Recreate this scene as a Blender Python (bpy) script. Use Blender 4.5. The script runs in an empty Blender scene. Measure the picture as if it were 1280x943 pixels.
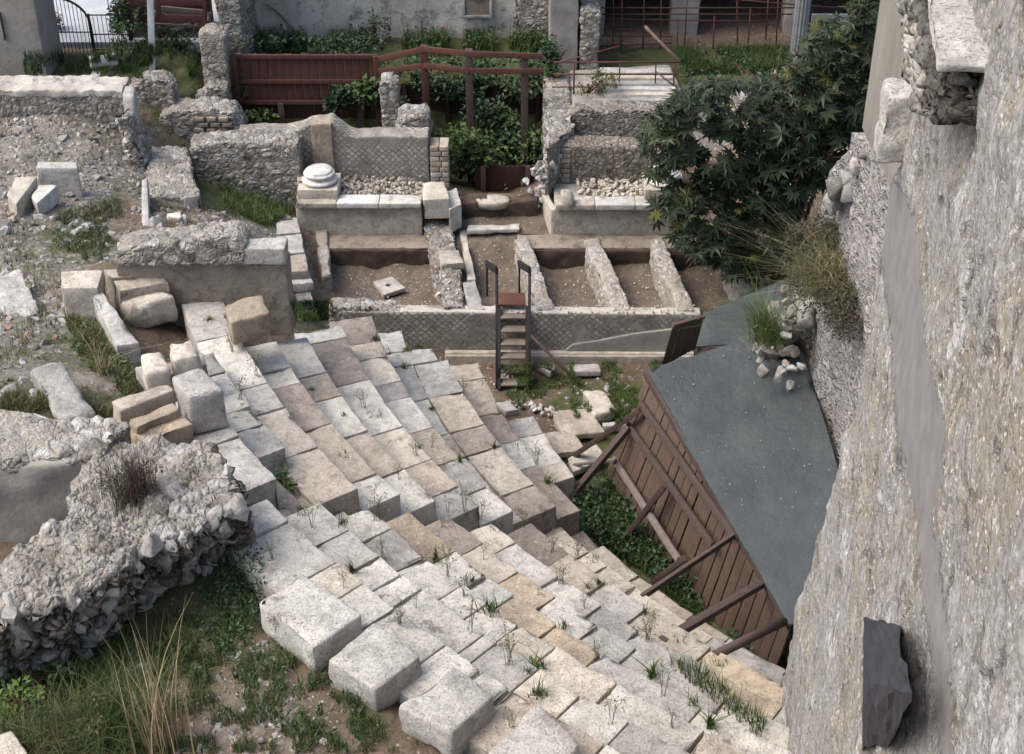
import bpy, bmesh, math, random
import numpy as np
from mathutils import Vector

# ------------------------------------------------------------------ camera, light, exposure
S = bpy.context.scene
COL = S.collection
CAM_H, F_PX, PITCH = 14.0, 1850.0, math.radians(34)
cam = bpy.data.objects.new('camera', bpy.data.cameras.new('camera'))
COL.objects.link(cam)
cam.location = (0, 0, CAM_H)
cam.rotation_euler = (math.pi / 2 - PITCH, 0, 0)
cam.data.sensor_width = 36
cam.data.lens = F_PX / 1280 * 36
cam.data.clip_start = 0.05
cam.data.clip_end = 600
S.camera = cam

W = bpy.data.worlds.new('World'); S.world = W; W.use_nodes = True
wn = W.node_tree
sky = wn.nodes.new('ShaderNodeTexSky'); sky.sky_type = 'NISHITA'; sky.sun_disc = False
SUN_EL, SUN_AZ = math.radians(55), math.radians(-98)      # azimuth from +Y, negative = left
sky.sun_elevation = SUN_EL; sky.sun_rotation = SUN_AZ; sky.air_density = 1.0; sky.dust_density = 3.0; sky.ozone_density = 0.6
bg = wn.nodes['Background']; wn.links.new(sky.outputs[0], bg.inputs[0]); bg.inputs[1].default_value = 0.12
sl = bpy.data.lights.new('sun', 'SUN'); sl.energy = 1.5; sl.angle = math.radians(45); sl.color = (1, .95, .88)
so = bpy.data.objects.new('sun', sl); COL.objects.link(so)
sd = Vector((math.sin(SUN_AZ) * math.cos(SUN_EL), math.cos(SUN_AZ) * math.cos(SUN_EL), math.sin(SUN_EL)))
so.rotation_euler = sd.to_track_quat('Z', 'Y').to_euler(); so.location = (-10, 10, 30)
S.view_settings.view_transform = 'Standard'; S.view_settings.look = 'None'
S.view_settings.gamma = 1; S.view_settings.exposure = 1.32

random.seed(7); RNG = np.random.default_rng(7)

# ------------------------------------------------------------------ picture <-> world
CP, SP = math.cos(PITCH), math.sin(PITCH)
def ray(px, py):
    a, b = (px - 640) / F_PX, (471.5 - py) / F_PX
    return Vector((a, CP + b * SP, -SP + b * CP))
def U(px, py, z):
    d = ray(px, py); t = (z - CAM_H) / d.z
    return Vector((d.x * t, d.y * t, z))
def V(px, py, Y):
    d = ray(px, py); t = Y / d.y
    return Vector((d.x * t, Y, CAM_H + d.z * t))
def proj(P):
    d = P[1] * CP - (P[2] - CAM_H) * SP
    return 640 + F_PX * P[0] / d, 471.5 - F_PX * (P[1] * SP + (P[2] - CAM_H) * CP) / d
def lerp(a, b, t): return a + (b - a) * t

# ------------------------------------------------------------------ numpy noise
_perm = np.random.default_rng(3).permutation(256); _perm = np.concatenate([_perm, _perm, _perm])
_grad = np.random.default_rng(4).normal(size=(256, 3)); _grad /= np.linalg.norm(_grad, axis=1)[:, None]
def pn(P):
    P = np.asarray(P, float); I = np.floor(P).astype(int); f = P - I; I &= 255
    w = f * f * f * (f * (f * 6 - 15) + 10); out = 0
    for dx in (0, 1):
        for dy in (0, 1):
            for dz in (0, 1):
                h = _perm[_perm[_perm[I[:, 0] + dx] + I[:, 1] + dy] + I[:, 2] + dz] & 255
                g = _grad[h]; d = f - np.array([dx, dy, dz])
                k = (w[:, 0] if dx else 1 - w[:, 0]) * (w[:, 1] if dy else 1 - w[:, 1]) * (w[:, 2] if dz else 1 - w[:, 2])
                out = out + k * (g * d).sum(1)
    return out
def fbm(P, o=4, g=.5):
    P = np.asarray(P, float); r = 0; a = 1
    for i in range(o): r = r + a * pn(P * 2 ** i + i * 17.3); a *= g
    return r

# ------------------------------------------------------------------ object helpers
def put(name, verts, faces, mat, parent=None, smooth=True, origin=None, attrs=None):
    verts = np.asarray(verts, float)
    if parent is not None: o0 = np.array(parent['_o'])
    elif origin is not None: o0 = np.array(origin, float)
    else: o0 = np.array([verts[:, 0].mean(), verts[:, 1].mean(), verts[:, 2].min()])
    me = bpy.data.meshes.new(name)
    me.from_pydata((verts - o0).tolist(), [], faces if isinstance(faces, list) else faces.tolist())
    if smooth: me.polygons.foreach_set('use_smooth', [True] * len(me.polygons))
    for k, v in (attrs or {}).items():
        v = np.asarray(v, np.float32)
        if v.ndim == 1: me.attributes.new(k, 'FLOAT', 'POINT').data.foreach_set('value', v)
        else: me.attributes.new(k, 'FLOAT_VECTOR', 'POINT').data.foreach_set('vector', v.ravel())
    me.update()
    if mat: me.materials.append(mat)
    o = bpy.data.objects.new(name, me); COL.objects.link(o)
    if parent is not None:
        o.parent = parent; o.location = tuple(o0 - np.array(parent['_o']))
    else: o.location = tuple(o0)
    o['_o'] = [float(x) for x in o0]
    return o
def tag(o, label, cat=None, group=None, kind=None):
    if label: o['label'] = label
    if cat: o['category'] = cat
    if group: o['group'] = group
    if kind: o['kind'] = kind
    return o
def empty(name, loc, label, cat, group=None):
    o = bpy.data.objects.new(name, None); COL.objects.link(o); o.location = tuple(loc); o.empty_display_size = .2
    o['_o'] = [float(x) for x in loc]
    return tag(o, label, cat, group)

def vnormals(V_, F_):
    n = np.zeros_like(V_); a, b, c, d = (V_[F_[:, i]] for i in range(4))
    fn = np.cross(c - a, d - b)
    for i in range(4): np.add.at(n, F_[:, i], fn)
    return n / np.maximum(np.linalg.norm(n, axis=1), 1e-9)[:, None]
def lattice(us, vs, ws):
    nx, ny, nz = len(us), len(vs), len(ws)
    idx = -np.ones((nx, ny, nz), int); m = np.zeros((nx, ny, nz), bool)
    m[[0, -1]] = 1; m[:, [0, -1]] = 1; m[:, :, [0, -1]] = 1
    ijk = np.argwhere(m); idx[m] = np.arange(len(ijk))
    P = np.stack([np.asarray(us)[ijk[:, 0]], np.asarray(vs)[ijk[:, 1]], np.asarray(ws)[ijk[:, 2]]], 1)
    Fs = []
    def q(s, flip):
        a, b, c, d = s[:-1, :-1].ravel(), s[1:, :-1].ravel(), s[1:, 1:].ravel(), s[:-1, 1:].ravel()
        Fs.append(np.stack([a, d, c, b] if flip else [a, b, c, d], 1))
    q(idx[:, :, 0], True); q(idx[:, :, -1], False)
    q(idx[:, 0, :], False); q(idx[:, -1, :], True)
    q(idx[0], True); q(idx[-1], False)
    return P, np.concatenate(Fs)
def seg(L, step, r):
    e = min(r / L, .3); n = max(1, int(round(L * (1 - 2 * e) / step)))
    return np.concatenate([[0, e * .35], np.linspace(e, 1 - e, n + 1), [1 - e * .35, 1]])
def hexa(L, D, H, fn, step=.12, r=.02, amp=.012, freq=3, chip=.0, back=False):
    """rounded, worn box of size L x D x H; fn maps (u, v, w) in 0..1 to the world"""
    P, F_ = lattice(seg(L, step, r), seg(D, step, r), seg(H, step, r))
    m = P * np.array([L, D, H]); lim = np.array([L, D, H]); rr = np.minimum(r, lim * .3)
    inner = np.clip(m, rr, lim - rr); d = m - inner; dn = np.linalg.norm(d, axis=1)
    k = dn > 1e-9; m2 = m.copy(); m2[k] = inner[k] + d[k] / dn[k][:, None] * np.minimum(dn[k], r)[:, None]
    X = fn(m2 / lim)
    a, b, c = X[F_[0, 0]], X[F_[0, 1]], X[F_[0, 2]]
    ctr = X.mean(0)
    fc = X[F_].mean(1); fnm = np.cross(X[F_[:, 2]] - X[F_[:, 0]], X[F_[:, 3]] - X[F_[:, 1]])
    if (fnm * (fc - ctr)).sum() < 0: F_ = F_[:, ::-1]
    n = vnormals(X, F_)
    X = X + n * (amp * fbm(X * freq, 4))[:, None]
    if chip:
        e = (np.abs(m - lim / 2) > lim / 2 - .1).sum(1) >= 2
        c_ = np.clip(fbm(X * 2.3 + 40, 3) + .05, 0, 1)
        X = X - n * (chip * c_ * e)[:, None]
    return X, F_
def bil(q, h, lean=(0, 0)):
    q = [np.array(p, float) for p in q]
    def fn(P):
        u, v, w = P[:, :1], P[:, 1:2], P[:, 2:]
        t = q[0] * (1 - u) * (1 - v) + q[1] * u * (1 - v) + q[2] * u * v + q[3] * (1 - u) * v
        return t - np.array([lean[0], lean[1], h]) * (1 - w)
    return fn
def box_mesh(q, h, **k):
    q = [np.array(p, float) for p in q]
    L = np.linalg.norm(q[1] - q[0]) + 1e-4; D = np.linalg.norm(q[3] - q[0]) + 1e-4
    lean = k.pop('lean', (0, 0))
    return hexa(L, D, h, bil(q, h, lean), **k)
def merge(parts):
    vs, fs, n = [], [], 0
    for v, f in parts:
        vs.append(np.asarray(v)); f = np.asarray(f) if not isinstance(f, list) else f
        fs += [[i + n for i in x] for x in (f.tolist() if not isinstance(f, list) else f)]; n += len(v)
    return np.concatenate(vs), fs
def beam(a, b, w, t, up=(0, 0, 1), r=.004, step=.4, amp=.004):
    a, b, up = np.array(a, float), np.array(b, float), np.array(up, float)
    d = b - a; L = np.linalg.norm(d); d /= L; s = np.cross(d, up)
    if np.linalg.norm(s) < 1e-3: s = np.cross(d, [1, 0, 0])
    s /= np.linalg.norm(s); n = np.cross(s, d)
    def fn(P): return a + d * P[:, :1] * L + s * (P[:, 1:2] - .5) * w + n * (P[:, 2:] - .5) * t
    return hexa(L, w, t, fn, step=step, r=r, amp=amp, freq=4)
def tube(pts, rad, n=6):
    pts = np.array(pts, float); vs, fs = [], []
    rad = np.broadcast_to(rad, len(pts))
    for i, p in enumerate(pts):
        d = pts[min(i + 1, len(pts) - 1)] - pts[max(i - 1, 0)]; d /= np.linalg.norm(d) + 1e-9
        s = np.cross(d, [0.13, .21, 1]);
        if np.linalg.norm(s) < .05: s = np.cross(d, [1, 0, 0])
        s /= np.linalg.norm(s); t = np.cross(d, s)
        for k in range(n):
            a = 2 * math.pi * k / n; vs.append(p + rad[i] * (s * math.cos(a) + t * math.sin(a)))
    for i in range(len(pts) - 1):
        for k in range(n):
            fs.append([i * n + k, i * n + (k + 1) % n, (i + 1) * n + (k + 1) % n, (i + 1) * n + k])
    fs.append(list(range(n))[::-1]); fs.append([(len(pts) - 1) * n + k for k in range(n)])
    return np.array(vs), fs
def lathe(prof, c, n=40):
    vs, fs = [], []
    for r, z in prof:
        for k in range(n):
            a = 2 * math.pi * k / n; vs.append((c[0] + r * math.cos(a), c[1] + r * math.sin(a), c[2] + z))
    for i in range(len(prof) - 1):
        for k in range(n): fs.append([i * n + k, i * n + (k + 1) % n, (i + 1) * n + (k + 1) % n, (i + 1) * n + k])
    fs.append(list(range(n))[::-1]); fs.append([(len(prof) - 1) * n + k for k in range(n)])
    return np.array(vs), fs

# rocks: angular convex hulls
def _rock(seed, n=16):
    rg = np.random.default_rng(seed); p = rg.normal(size=(n, 3)); p /= np.linalg.norm(p, axis=1)[:, None]
    p *= rg.uniform(.8, 1.1, (n, 1)) * np.array([1, rg.uniform(.6, .95), rg.uniform(.5, .8)])
    bm = bmesh.new(); [bm.verts.new(x) for x in p]
    bmesh.ops.convex_hull(bm, input=bm.verts)
    bmesh.ops.delete(bm, geom=[v for v in bm.verts if not v.link_faces], context='VERTS')
    bmesh.ops.bevel(bm, geom=list(bm.edges), offset=.07, segments=1, affect='EDGES', profile=.5, clamp_overlap=True)
    bm.verts.index_update(); r = np.array([v.co for v in bm.verts]), [[v.index for v in f.verts] for f in bm.faces]
    bm.free(); return r
ROCKS = [_rock(s) for s in range(18)]
def rotm(rg):
    q = rg.normal(size=4); q /= np.linalg.norm(q); w, x, y, z = q
    return np.array([[1-2*(y*y+z*z), 2*(x*y-z*w), 2*(x*z+y*w)], [2*(x*y+z*w), 1-2*(x*x+z*z), 2*(y*z-x*w)], [2*(x*z-y*w), 2*(y*z+x*w), 1-2*(x*x+y*y)]])
def rocks_at(pts, size, rg=RNG, flat=False):
    parts = []
    for i, p in enumerate(pts):
        v, f = ROCKS[int(rg.integers(len(ROCKS)))]
        s = size[i] if hasattr(size, '__len__') else size * rg.uniform(.6, 1.4)
        if flat:
            a = rg.uniform(0, 6.28); R = np.array([[math.cos(a), -math.sin(a), 0], [math.sin(a), math.cos(a), 0], [0, 0, 1]])
        else: R = rotm(rg)
        parts.append((v @ R.T * s + np.array(p), f))
    return merge(parts)

# ------------------------------------------------------------------ materials
class NT:
    def __init__(s, name):
        s.m = bpy.data.materials.new(name); s.m.use_nodes = True; s.t = s.m.node_tree
        s.b = s.t.nodes['Principled BSDF']; s.out = s.t.nodes['Material Output']
        s.b.inputs['Specular IOR Level'].default_value = .25; s.b.inputs['Roughness'].default_value = .9
        s.pos = s.n('ShaderNodeNewGeometry').outputs['Position']
    def n(s, t, **k):
        x = s.t.nodes.new(t)
        for a, v in k.items(): setattr(x, a, v)
        return x
    def L(s, a, b):
        if isinstance(a, (int, float)): b.default_value = a
        elif isinstance(a, tuple): b.default_value = a if len(a) == 4 or b.type == 'VECTOR' else (*a, 1)
        else: s.t.links.new(a, b)
    def math(s, op, a, b=0.0, clamp=False):
        x = s.n('ShaderNodeMath', operation=op, use_clamp=clamp); s.L(a, x.inputs[0]); s.L(b, x.inputs[1]); return x.outputs[0]
    def vmul(s, v, k):
        x = s.n('ShaderNodeVectorMath', operation='MULTIPLY'); s.L(v, x.inputs[0]); x.inputs[1].default_value = k; return x.outputs[0]
    def noise(s, sc, det=6, rough=.55, vec=None, dist=0, col=False):
        x = s.n('ShaderNodeTexNoise'); x.inputs['Scale'].default_value = sc; x.inputs['Detail'].default_value = det
        x.inputs['Roughness'].default_value = rough; x.inputs['Distortion'].default_value = dist
        s.L(vec if vec is not None else s.pos, x.inputs['Vector']); return x.outputs['Color' if col else 'Fac']
    def vor(s, sc, feature='F1', vec=None, rnd=1.0):
        x = s.n('ShaderNodeTexVoronoi', feature=feature); x.inputs['Scale'].default_value = sc; x.inputs['Randomness'].default_value = rnd
        s.L(vec if vec is not None else s.pos, x.inputs['Vector']); return x.outputs
    def ramp(s, f, stops):
        x = s.n('ShaderNodeValToRGB'); cr = x.color_ramp
        while len(cr.elements) < len(stops): cr.elements.new(.5)
        for e, (p, c) in zip(cr.elements, stops):
            e.position = p; e.color = (c, c, c, 1) if isinstance(c, (int, float)) else (*c, 1)
        s.L(f, x.inputs[0]); return x.outputs[0]
    def step(s, f, a, b):
        x = s.n('ShaderNodeMapRange'); s.L(f, x.inputs[0]); x.inputs[1].default_value = a; x.inputs[2].default_value = b; return x.outputs[0]
    def mix(s, f, a, b, mode='MIX'):
        x = s.n('ShaderNodeMix', data_type='RGBA', blend_type=mode); s.L(f, x.inputs[0]); s.L(a, x.inputs[6]); s.L(b, x.inputs[7]); return x.outputs[2]
    def attr(s, name, out='Fac'):
        return s.n('ShaderNodeAttribute', attribute_name=name).outputs[out]
    def bump(s, h, strength=.5, dist=.02):
        x = s.n('ShaderNodeBump'); x.inputs['Strength'].default_value = strength; x.inputs['Distance'].default_value = dist
        s.L(h, x.inputs['Height']); s.L(x.outputs[0], s.b.inputs['Normal'])
    def disp(s, h, mid=0.0):
        x = s.n('ShaderNodeDisplacement'); x.inputs['Midlevel'].default_value = mid; x.inputs['Scale'].default_value = 1
        s.L(h, x.inputs['Height']); s.L(x.outputs[0], s.out.inputs['Displacement']); s.m.displacement_method = 'BOTH'
    def done(s, col):
        s.L(col, s.b.inputs['Base Color']); return s.m
def rnd(t): return t.n('ShaderNodeObjectInfo').outputs['Random']

def limestone(name, c1, c2, stain=(.12, .10, .08), stain_amt=.6, speck=.6):
    t = NT(name); r = rnd(t)
    off = t.n('ShaderNodeVectorMath', operation='ADD'); t.L(t.pos, off.inputs[0])
    cmb = t.n('ShaderNodeCombineXYZ'); t.L(t.math('MULTIPLY', r, 37.0), cmb.inputs[0]); t.L(t.math('MULTIPLY', r, 11.0), cmb.inputs[1]); t.L(cmb.outputs[0], off.inputs[1])
    P = off.outputs[0]
    c = t.mix(t.step(t.noise(2.2, 8, .65, P), .35, .65), c1, c2)
    c = t.mix(t.math('MULTIPLY', t.step(t.noise(6.5, 9, .75, P), .47, .64), .75), c, tuple(x * .62 for x in c2))
    c = t.mix(1.0, c, t.ramp(r, [(0, .78), (.5, 1.0), (1, 1.12)]), 'MULTIPLY')
    c = t.mix(t.math('MULTIPLY', t.step(t.noise(1.1, 10, .72, P), .52, .72), stain_amt), c, stain)
    c = t.mix(t.math('MULTIPLY', t.step(t.noise(48, 6, .8, P), .56, .64), speck * .8), c, (.10, .095, .085))
    sp = t.step(t.noise(3.4, 4, .6, P), .66, .7); c = t.mix(t.math('MULTIPLY', sp, .6), c, (.10, .085, .08))
    c = t.mix(t.math('MULTIPLY', t.step(t.noise(11, 6, .7, P), .58, .68), .45), c, (.62, .60, .55))
    v = t.vor(34, vec=P)[0]
    h = t.math('ADD', t.math('MULTIPLY', t.noise(9, 10, .7, P), 1.4), t.math('MULTIPLY', t.step(v, .0, .25), .25))
    h = t.math('SUBTRACT', h, t.math('MULTIPLY', t.step(t.noise(48, 6, .8, P), .55, .66), .35))
    t.bump(h, .75, .035); return t.done(c)
LS_WHITE = limestone('white_limestone', (.58, .55, .49), (.43, .405, .36), stain_amt=.3)
LS_GREY = limestone('grey_limestone', (.46, .435, .40), (.34, .32, .29), stain_amt=.35)
LS_TAN = limestone('tan_limestone', (.45, .395, .325), (.35, .30, .24), stain_amt=.35, speck=.6)
LS_ORANGE = limestone('ochre_limestone', (.47, .38, .275), (.36, .295, .22), stain_amt=.3, speck=.4)
LS_BROWN = limestone('brown_weathered_limestone', (.32, .275, .23), (.24, .205, .17), stain_amt=.4)
LS_CREAM = limestone('cream_limestone', (.56, .51, .43), (.43, .38, .31), stain_amt=.3)
MARBLE = limestone('marble', (.66, .64, .60), (.54, .51, .46), stain_amt=.3, speck=.2)
SLATE = None

def rubble(name, sc, cols, mortar, amp=.05, gap=.09, patch=.0, mul=1.0, stretch=(1, 1, 1.35)):
    t = NT(name)
    wob = t.n('ShaderNodeVectorMath', operation='ADD'); t.L(t.vmul(t.pos, stretch), wob.inputs[0]); t.L(t.vmul(t.noise(4, 3, .6, col=True), (.16, .16, .16)), wob.inputs[1])
    P = wob.outputs[0]
    f1 = t.vor(sc, vec=P); ed = t.vor(sc, 'DISTANCE_TO_EDGE', vec=P)[0]
    sep = t.n('ShaderNodeSeparateColor'); t.L(f1['Color'], sep.inputs[0])
    n = len(cols); c = t.ramp(sep.outputs[0], [(i / max(1, n - 1), k) for i, k in enumerate(cols)])
    c = t.mix(t.math('MULTIPLY', t.step(t.noise(14, 8, .7), .4, .62), .5), c, tuple(x * .55 for x in cols[0]))
    st = t.math('MULTIPLY', t.step(ed, gap * .05, gap), t.step(t.noise(3.2, 6, .7), .28, .5))
    f2 = t.vor(sc * 2.7, vec=P); e2 = t.vor(sc * 2.7, 'DISTANCE_TO_EDGE', vec=P)[0]; s2 = t.n('ShaderNodeSeparateColor'); t.L(f2['Color'], s2.inputs[0])
    c = t.mix(1.0, c, t.ramp(s2.outputs[0], [(0, .72), (1, 1.18)]), 'MULTIPLY')
    if patch:
        pm = t.step(t.noise(1.3, 7, .65), patch, patch + .1)
        st = t.math('MULTIPLY', st, t.math('SUBTRACT', 1.0, pm))
    c = t.mix(st, t.mix(t.step(t.noise(11, 8, .72), .3, .7), tuple(x * 1.45 for x in mortar), tuple(x * .7 for x in mortar)), c)
    c = t.mix(t.math('MULTIPLY', t.step(t.noise(2.0, 9, .7), .55, .72), .55), c, (.07, .065, .05))
    h = t.math('MULTIPLY', t.math('POWER', t.step(ed, 0, .32), .6), amp)
    h = t.math('MULTIPLY', h, t.math('ADD', .45, sep.outputs[1]))
    if patch: h = t.math('ADD', t.math('MULTIPLY', h, t.math('SUBTRACT', 1.0, t.math('MULTIPLY', pm, .7))), t.math('MULTIPLY', pm, amp * .4))
    h = t.math('ADD', h, t.math('MULTIPLY', t.noise(13, 7, .55), amp * .8))
    h = t.math('ADD', h, t.math('MULTIPLY', t.step(e2, 0, .25), amp * .28))
    h = t.math('ADD', h, t.math('MULTIPLY', t.noise(2.5, 3, .6), amp * 1.2))
    t.disp(h, amp * 1.1); return t.done(c)
RUB = rubble('rubble_masonry', 6.5, [(.17, .155, .135), (.27, .25, .22), (.36, .34, .31), (.44, .43, .40), (.3, .26, .2)], (.19, .168, .14), .036)
RUB_TOP = rubble('broken_rubble_core', 5.2, [(.15, .138, .12), (.28, .262, .235), (.38, .36, .325), (.45, .43, .395)], (.24, .215, .18), .042, patch=.50)
RUB_BIG = rubble('coarse_rubble_core', 3.6, [(.21, .195, .175), (.31, .29, .26), (.41, .39, .36), (.5, .48, .45), (.36, .31, .25)], (.17, .15, .12), .10)
RUB_FINE = rubble('small_rubble_masonry', 10, [(.15, .13, .105), (.25, .225, .19), (.33, .305, .265), (.40, .38, .34)], (.20, .175, .145), .03)
RUB_DARK = rubble('dark_rubble_masonry', 6, [(.08, .075, .065), (.13, .12, .10), (.2, .19, .17)], (.06, .055, .045), .05)
PITM = rubble('pit_wall_masonry', 6.5, [(.22, .2, .175), (.34, .315, .28), (.45, .425, .385), (.5, .48, .44)], (.27, .24, .2), .022, patch=.5)
RUB_ROW = rubble('pebble_row_masonry', 8.5, [(.22, .2, .17), (.33, .31, .28), (.42, .4, .36)], (.2, .18, .15), .04, stretch=(1, 1, 1))

def hero_rubble():
    m = rubble('ruined_wall_core', 4.2, [(.13, .115, .10), (.26, .24, .215), (.36, .34, .31), (.43, .41, .38)], (.25, .225, .19), .06, gap=.12, patch=.50)
    return m
def reticulate():
    t = NT('reticulate_masonry'); uv = t.attr('sz', 'Vector')
    mp = t.n('ShaderNodeMapping'); t.L(uv, mp.inputs[0]); mp.inputs['Rotation'].default_value = (0, 0, math.radians(45))
    wv = t.n('ShaderNodeVectorMath', operation='ADD'); t.L(mp.outputs[0], wv.inputs[0]); t.L(t.vmul(t.noise(6, 3, col=True), (.075, .075, 0)), wv.inputs[1])
    br = t.n('ShaderNodeTexBrick', offset=0.0, squash=1.0); t.L(wv.outputs[0], br.inputs['Vector'])
    br.inputs['Scale'].default_value = 1; br.inputs['Brick Width'].default_value = .088; br.inputs['Row Height'].default_value = .088
    br.inputs['Mortar Size'].default_value = .011; br.inputs['Mortar Smooth'].default_value = .7; br.inputs['Bias'].default_value = 0
    br.inputs['Color1'].default_value = (.29, .26, .215, 1); br.inputs['Color2'].default_value = (.41, .385, .34, 1); br.inputs['Mortar'].default_value = (.22, .198, .165, 1)
    pm = t.step(t.noise(1.9, 9, .72), .51, .60)
    c = t.mix(pm, br.outputs['Color'], t.mix(t.noise(9, 7, .7), (.25, .22, .185), (.36, .33, .29)))
    c = t.mix(t.math('MULTIPLY', t.step(t.noise(2.1, 9, .7), .5, .7), .55), c, (.12, .10, .08))
    c = t.mix(t.math('MULTIPLY', t.step(t.noise(24, 6, .7), .55, .66), .4), c, (.1, .09, .075))
    h = t.math('ADD', t.math('MULTIPLY', t.math('MULTIPLY', t.math('SUBTRACT', 1.0, br.outputs['Fac']), t.math('SUBTRACT', 1.0, pm)), 1.0), t.math('MULTIPLY', t.noise(22, 8, .7), .8))
    t.bump(h, .9, .03); return t.done(c)
RETIC = reticulate()

def plaster(name, c1, c2, dark=.4, bump=.02, streak=False, holes=0):
    t = NT(name); P = t.vmul(t.pos, (1, 1, .25)) if streak else t.pos
    c = t.mix(t.step(t.noise(1.7, 9, .68, P), .35, .65), c1, c2)
    c = t.mix(t.math('MULTIPLY', t.step(t.noise(3.1, 9, .72, P), .5, .72), dark), c, tuple(x * .3 for x in c1))
    c = t.mix(t.math('MULTIPLY', t.step(t.noise(30, 4, .7), .58, .68), .4), c, tuple(x * .45 for x in c1))
    h = t.noise(12, 10, .72)
    if holes:
        hm = t.step(t.noise(holes, 9, .72), .56, .66); c = t.mix(t.math('MULTIPLY', hm, .75), c, (.16, .14, .115)); h = t.math('SUBTRACT', h, t.math('MULTIPLY', hm, .8))
    t.bump(h, .8, bump); return t.done(c)
PL_GREY = plaster('grey_plaster', (.31, .285, .25), (.22, .20, .175))
PL_BROWN = plaster('brown_plaster', (.29, .245, .195), (.19, .16, .125), .75, .05, False, 3.0)
PL_WARM = plaster('warm_weathered_plaster', (.52, .48, .42), (.36, .33, .285), .6, .04, True, 2.2)
PL_SMOOTH = plaster('smooth_cement', (.24, .225, .205), (.19, .178, .165), .15, .008)
PL_MODERN = plaster('stained_cement_render', (.235, .215, .185), (.18, .165, .14), .3, .006, True)
PAVE = plaster('pale_paving', (.40, .405, .42), (.33, .335, .35), .12)
BRICK_TAN = limestone('tan_tufa_blocks', (.38, .31, .23), (.29, .235, .175), stain_amt=.3)

def near_wall():
    t = NT('crumbling_wall_render'); band = t.attr('band')
    # the rubble underneath
    wob = t.n('ShaderNodeVectorMath', operation='ADD'); t.L(t.pos, wob.inputs[0]); t.L(t.vmul(t.noise(3.5, 4, .65, col=True), (.25, .25, .25)), wob.inputs[1])
    v = t.vor(5.5, vec=wob.outputs[0]); ed = t.vor(5.5, 'DISTANCE_TO_EDGE', vec=wob.outputs[0])[0]; sep = t.n('ShaderNodeSeparateColor'); t.L(v['Color'], sep.inputs[0])
    st = t.ramp(sep.outputs[0], [(0, (.17, .156, .135)), (.5, (.24, .224, .19)), (.8, (.28, .262, .222)), (1, (.22, .195, .16))])
    c = t.mix(t.step(ed, .02, .12), (.22, .19, .145), st)
    c = t.mix(t.math('MULTIPLY', t.step(t.noise(2.1, 9, .7), .5, .64), .65), c, (.20, .188, .148))
    p2 = t.vor(42); s2 = t.n('ShaderNodeSeparateColor'); t.L(p2['Color'], s2.inputs[0])
    pk = t.math('MULTIPLY', t.step(p2['Distance'], .42, .30), t.step(s2.outputs[0], .66, .70))
    c = t.mix(pk, c, t.ramp(s2.outputs[1], [(0, (.12, .10, .09)), (.5, (.46, .42, .37)), (1, (.66, .62, .58))]))
    h = t.math('ADD', t.math('MULTIPLY', t.math('POWER', t.step(ed, 0, .3), .6), .028), t.math('MULTIPLY', pk, .010))
    h = t.math('ADD', h, t.math('MULTIPLY', t.noise(3.4, 9, .47, dist=.3), .08))
    # two skins of render with broken edges
    na = t.noise(1.15, 8, .62, dist=.8); A = t.step(na, .47, .50)
    ca = t.mix(t.step(t.noise(4.5, 12, .78), .38, .62), (.275, .262, .243), (.185, .174, .16))
    c = t.mix(A, c, ca); h = t.math('ADD', h, t.math('MULTIPLY', A, .02))
    nb = t.noise(2.1, 8, .64, dist=.8); B = t.math('MULTIPLY', t.step(nb, .575, .605), t.step(na, .44, .46))
    cb = t.mix(t.step(t.noise(9, 10, .75), .35, .6), (.42, .412, .40), (.30, .29, .278))
    c = t.mix(B, c, cb); h = t.math('ADD', h, t.math('MULTIPLY', B, .013))
    crk = t.step(t.noise(3.0, 8, .6, dist=1.0), .57, .64)
    c = t.mix(t.math('MULTIPLY', crk, .85), c, (.085, .072, .062)); h = t.math('SUBTRACT', h, t.math('MULTIPLY', crk, .04))
    c = t.mix(t.math('MULTIPLY', t.step(t.noise(24, 8, .75), .48, .58), .6), c, (.11, .095, .082))
    c = t.mix(t.math('MULTIPLY', t.step(t.noise(9, 9, .75, dist=.5), .56, .63), .7), c, (.11, .095, .08))
    c = t.mix(t.math('MULTIPLY', pk, .6), c, t.ramp(s2.outputs[1], [(0, (.11, .095, .085)), (.5, (.30, .27, .235)), (1, (.48, .45, .41))]))
    c = t.mix(t.math('MULTIPLY', t.step(t.noise(23, 8, .8), .56, .62), .5), c, (.62, .6, .58))
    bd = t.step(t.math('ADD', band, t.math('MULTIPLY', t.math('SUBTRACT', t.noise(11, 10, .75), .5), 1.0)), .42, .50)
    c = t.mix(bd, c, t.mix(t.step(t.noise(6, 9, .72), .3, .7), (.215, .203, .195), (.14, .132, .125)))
    h = t.math('ADD', h, t.math('MULTIPLY', t.noise(28, 6, .6), .012))
    h = t.math('ADD', t.math('MULTIPLY', h, t.math('SUBTRACT', 1.0, bd)), t.math('MULTIPLY', bd, .05))
    hs = t.math('MULTIPLY', h, .3); t.disp(hs, .026); return t.done(c)
NEARWALL = near_wall()

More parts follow.
